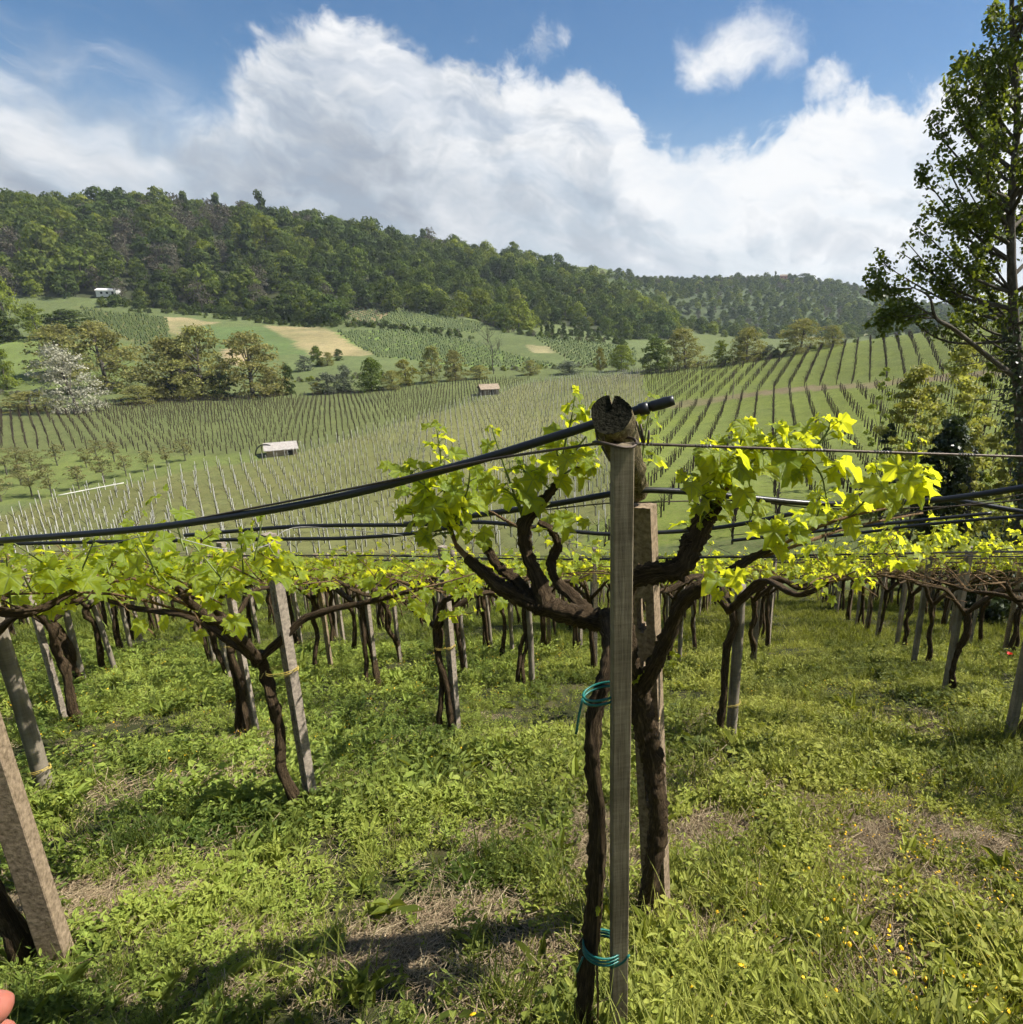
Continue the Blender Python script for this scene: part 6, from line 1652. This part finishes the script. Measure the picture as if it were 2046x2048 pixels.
# ------------------------------------------------------------------ buildings
M_tanw = plain('tan_boards', (0.36, 0.29, 0.20), .85, .2, .4, 1.2, stretch=(1, 1, 6))
M_roofg = plain('pale_roof', (0.42, 0.38, 0.34), .8, .2, .3, 2.0)
M_stone = plain('rubble_stone', (0.24, 0.20, 0.155), .95, .1, .5, 2.5, .6)
M_roof = plain('old_tiles', (0.37, 0.29, 0.21), .9, .15, .45, 2.2)
M_white = plain('white_render', (0.72, 0.71, 0.68), .9, .2, .15, 1.0)
M_pink = plain('pink_render', (0.50, 0.24, 0.18), .9, .2, .15, 1.0)
M_dark = plain('dark_opening', (0.02, 0.02, 0.02), .8, .2)
def house(name, pos, rz, L, W, Hh, pitch, wall, roof, label, cat, gable=True, slope=.3, openings=()):
    t = empty(name, pos, label=label, cat=cat); t.rotation_euler = (0, 0, rz)
    mb = MB()
    if gable:
        V = np.array([(-L/2, -W/2, -.5), (L/2, -W/2, -.5), (L/2, W/2, -.5), (-L/2, W/2, -.5), (-L/2, -W/2, Hh), (L/2, -W/2, Hh), (L/2, W/2, Hh), (-L/2, W/2, Hh), (-L/2, 0, Hh + pitch), (L/2, 0, Hh + pitch)])
        mb.add(V, [np.array([[0, 1, 5, 4], [2, 3, 7, 6]]), np.array([[1, 2, 6, 9, 5], [3, 0, 4, 8, 7]])], 0, V[:, [0, 2]])
    else:
        V = np.array([(-L/2, -W/2, -.5), (L/2, -W/2, -.5), (L/2, W/2, -.5), (-L/2, W/2, -.5), (-L/2, -W/2, Hh), (L/2, -W/2, Hh), (L/2, W/2, Hh + pitch), (-L/2, W/2, Hh + pitch)])
        mb.add(V, [np.array([[0, 1, 5, 4], [2, 3, 7, 6], [1, 2, 6, 5], [3, 0, 4, 7]])], 0, V[:, [0, 2]])
    link('wall', mb.mesh('wall'), wall, t)
    e = .35; th_ = .14
    def slab(a, b, c, d):
        v = np.array([a, b, c, d], float); v2 = v + [0, 0, th_]
        m = MB(); m.add(np.vstack([v + [0, 0, .02], v2]), [np.array([[0, 3, 2, 1], [4, 5, 6, 7], [0, 1, 5, 4], [1, 2, 6, 5], [2, 3, 7, 6], [3, 0, 4, 7]])]); return m
    if gable:
        for s in (-1, 1):
            link('roof_slope', slab((-L/2 - e, s * (W/2 + e), Hh - e * pitch / (W/2)), (L/2 + e, s * (W/2 + e), Hh - e * pitch / (W/2)), (L/2 + e, 0, Hh + pitch), (-L/2 - e, 0, Hh + pitch)).mesh('roof'), roof, t)
    else:
        k = pitch / W
        link('roof', slab((-L/2 - e, -W/2 - e, Hh - e * k), (L/2 + e, -W/2 - e, Hh - e * k), (L/2 + e, W/2 + e, Hh + pitch + e * k), (-L/2 - e, W/2 + e, Hh + pitch + e * k)).mesh('roof'), roof, t)
    for nm, x, z, w_, h_ in openings:
        mb = MB(); mb.box((w_, .12, h_), (x, -W/2 - .03, z)); link(nm, mb.mesh(nm), M_dark, t)
    return t
p = at(532, 857, 60); house('shed', p, R(28), 4.4, 3.0, 1.0, .55, M_tanw, M_roofg, 'low wooden shed with a pale sloping roof in the vineyard', 'shed', False, openings=[('door', 1.2, .35, .8, .9)])
# black arch beside the shed
mb = MB(); q = at(503, 858, 60)
tube(mb, [(1.6 * math.cos(a), .3 * math.cos(a), 1.7 * math.sin(a)) for a in np.linspace(-.1, math.pi + .1, 14)], [.10, .10], 6, 26)
tag(link('pipe_arch', mb.mesh('pipe_arch', True), M_hose, None, q), 'black pipe bent into an arch beside the shed', 'pipe')
p = at(922, 744, 100); house('stone_hut', p, R(24), 4.6, 4.0, 1.6, 1.0, M_stone, M_roof, 'small stone hut with a tiled gable roof beyond the vineyard', 'hut', openings=[('door', .6, .65, .9, 1.3)])
p = at(207, 560, 250); house('house', p + [0, 0, .3], R(10), 9, 5, 2.6, .9, M_white, M_white, 'small white house at the foot of the wooded hill', 'house', openings=[('window', -2, 1.4, .9, 1.0), ('window', .5, 1.4, .9, 1.0), ('door', 3, 1.0, 1, 2.0)])
p = P(1478, 523, 878); p[2] = h1(p[0], p[1]); house('house', p, R(-15), 9, 7, 8.5, 1.6, M_pink, M_roof, 'pink house among trees on the far hilltop', 'house', openings=[('window', -2, 3, 1.1, 1.6), ('window', 2, 3, 1.1, 1.6), ('window', -2, 6.2, 1.1, 1.6), ('window', 2, 6.2, 1.1, 1.6)])
# poles and the pale rail along the orchard
for k, (px, b, tpx, lab) in enumerate([(1066, 700, 668, 'thin utility pole rising behind the far field edge'), (1382, 752, 700, 'short pole standing on the rise behind the green field')]):
    q = at(px, b, 100); hh = (b - tpx) / FPX * proj(q)[2]
    mb = MB(); tube(mb, [(0, 0, -.5), (0, 0, hh)], [.10, .07], 6, 4); mb.box((.9, .08, .08), (0, 0, hh - .5))
    tag(link('utility_pole', mb.mesh('pole'), M_postw, None, q), lab, 'pole')
ra = [at(x, y, 50) + [0, 0, 1.9] for x, y in ((118, 962), (180, 949), (240, 937))]
line_thing('pipe_rail', ra, .07, M_wpost, 'pale pipe rail along the near edge of the orchard', 'rail', None, 6, 12)

# ------------------------------------------------------------------ fingertip of someone standing at the left
M_skin, n = material('skin')
pr = n.new('ShaderNodeBsdfPrincipled', i_Base_Color=(0.32, 0.115, 0.08, 1), i_Roughness=.75)
pr.inputs['Specular IOR Level'].default_value = .15
pr.inputs['Subsurface Weight'].default_value = .25; pr.inputs['Subsurface Radius'].default_value = (.01, .004, .002); pr.inputs['Subsurface Scale'].default_value = .6
finish(n, pr.outputs[0])
M_nail = plain('nail', (0.66, 0.40, 0.33), .3, .5)
M_sleeve = plain('navy_sleeve', (0.03, 0.035, 0.06), .9, .1, .3, 40)
tip = P(52, 1890, .25); ax = np.array([-.85, -.20, .40]); ax /= np.linalg.norm(ax)          # from the tip back to the knuckle
sidev = np.cross(ax, [0, 1, .2]); sidev /= np.linalg.norm(sidev)                              # across the fingers (towards the little finger)
if sidev[2] > 0: sidev = -sidev
nrmv = np.cross(ax, sidev)
verts, edges, rads = [], [], []
def addv(p, r, prev=None):
    verts.append(p); rads.append(r); k = len(verts) - 1
    if prev is not None: edges.append((prev, k))
    return k
wrist = addv(tip + ax * .185 + sidev * .035, .026); palm = addv(tip + ax * .135 + sidev * .032, .030, wrist)
arm1 = addv(tip + ax * .27 + sidev * .04, .031, wrist); addv(tip + ax * .34 + sidev * .042, .033, arm1)
for k, (ln, off, back) in enumerate(((.078, .0, .0), (.086, .021, -.004), (.080, .042, .002), (.062, .061, .016))):
    kn = addv(tip + ax * (.088 + .3 * 0) + sidev * off * .95 + ax * (.004 * k), .0125, palm)
    base = np.array(verts[kn]); bend = nrmv * (.004 + .005 * k)
    j1 = addv(base - ax * ln * .48 + bend, .0098, kn); j2 = addv(base - ax * ln * .78 + bend * 1.2, .0090, j1); addv(base - ax * ln * 1.08 + bend * .8, .0082, j2)
th0 = addv(tip + ax * .13 - sidev * .004 + nrmv * .012, .0135, palm); th1 = addv(tip + ax * .10 - sidev * .018 + nrmv * .024, .0115, th0); addv(tip + ax * .075 - sidev * .022 + nrmv * .028, .0092, th1)
org = tip + ax * .135
me = bpy.data.meshes.new('hand'); me.from_pydata([tuple(v - org) for v in verts], edges, [])
per_ = empty('person', org, label='pink fingertip of a person poking in at the lower left corner', cat='person')
ho = link('hand', me, M_skin, per_)
sm = ho.modifiers.new('skin', 'SKIN'); sm.use_smooth_shade = True
for k, r_ in enumerate(rads): me.skin_vertices[0].data[k].radius = (r_, r_)
me.skin_vertices[0].data[0].use_root = True
sb = ho.modifiers.new('sub', 'SUBSURF'); sb.levels = sb.render_levels = 2
mb = MB(); tube(mb, [tip + ax * t + sidev * .042 - org for t in (.23, .29, .36)], [.038, .042, .046], 16, 10); link('sleeve', mb.mesh('sleeve', True), M_sleeve, per_)
# ------------------------------------------------------------------ air
mb = MB(); mb.box((6600, 3700, 190), (900, 1700, 55))
hz = mb.mesh('haze')
hm = bpy.data.materials.new('haze'); hm.use_nodes = True; hn = NT(hm.node_tree)
pv = hn.new('ShaderNodeVolumePrincipled', i_Color=(0.78, 0.88, 1.0, 1), i_Density=0.00015)
pv.inputs['Anisotropy'].default_value = 0.3
hn.new('ShaderNodeOutputMaterial', i_Volume=pv.outputs[0])
hz.materials.append(hm)
tag(link('haze', hz), 'thin spring haze lying in the valley', 'haze', kind='stuff')
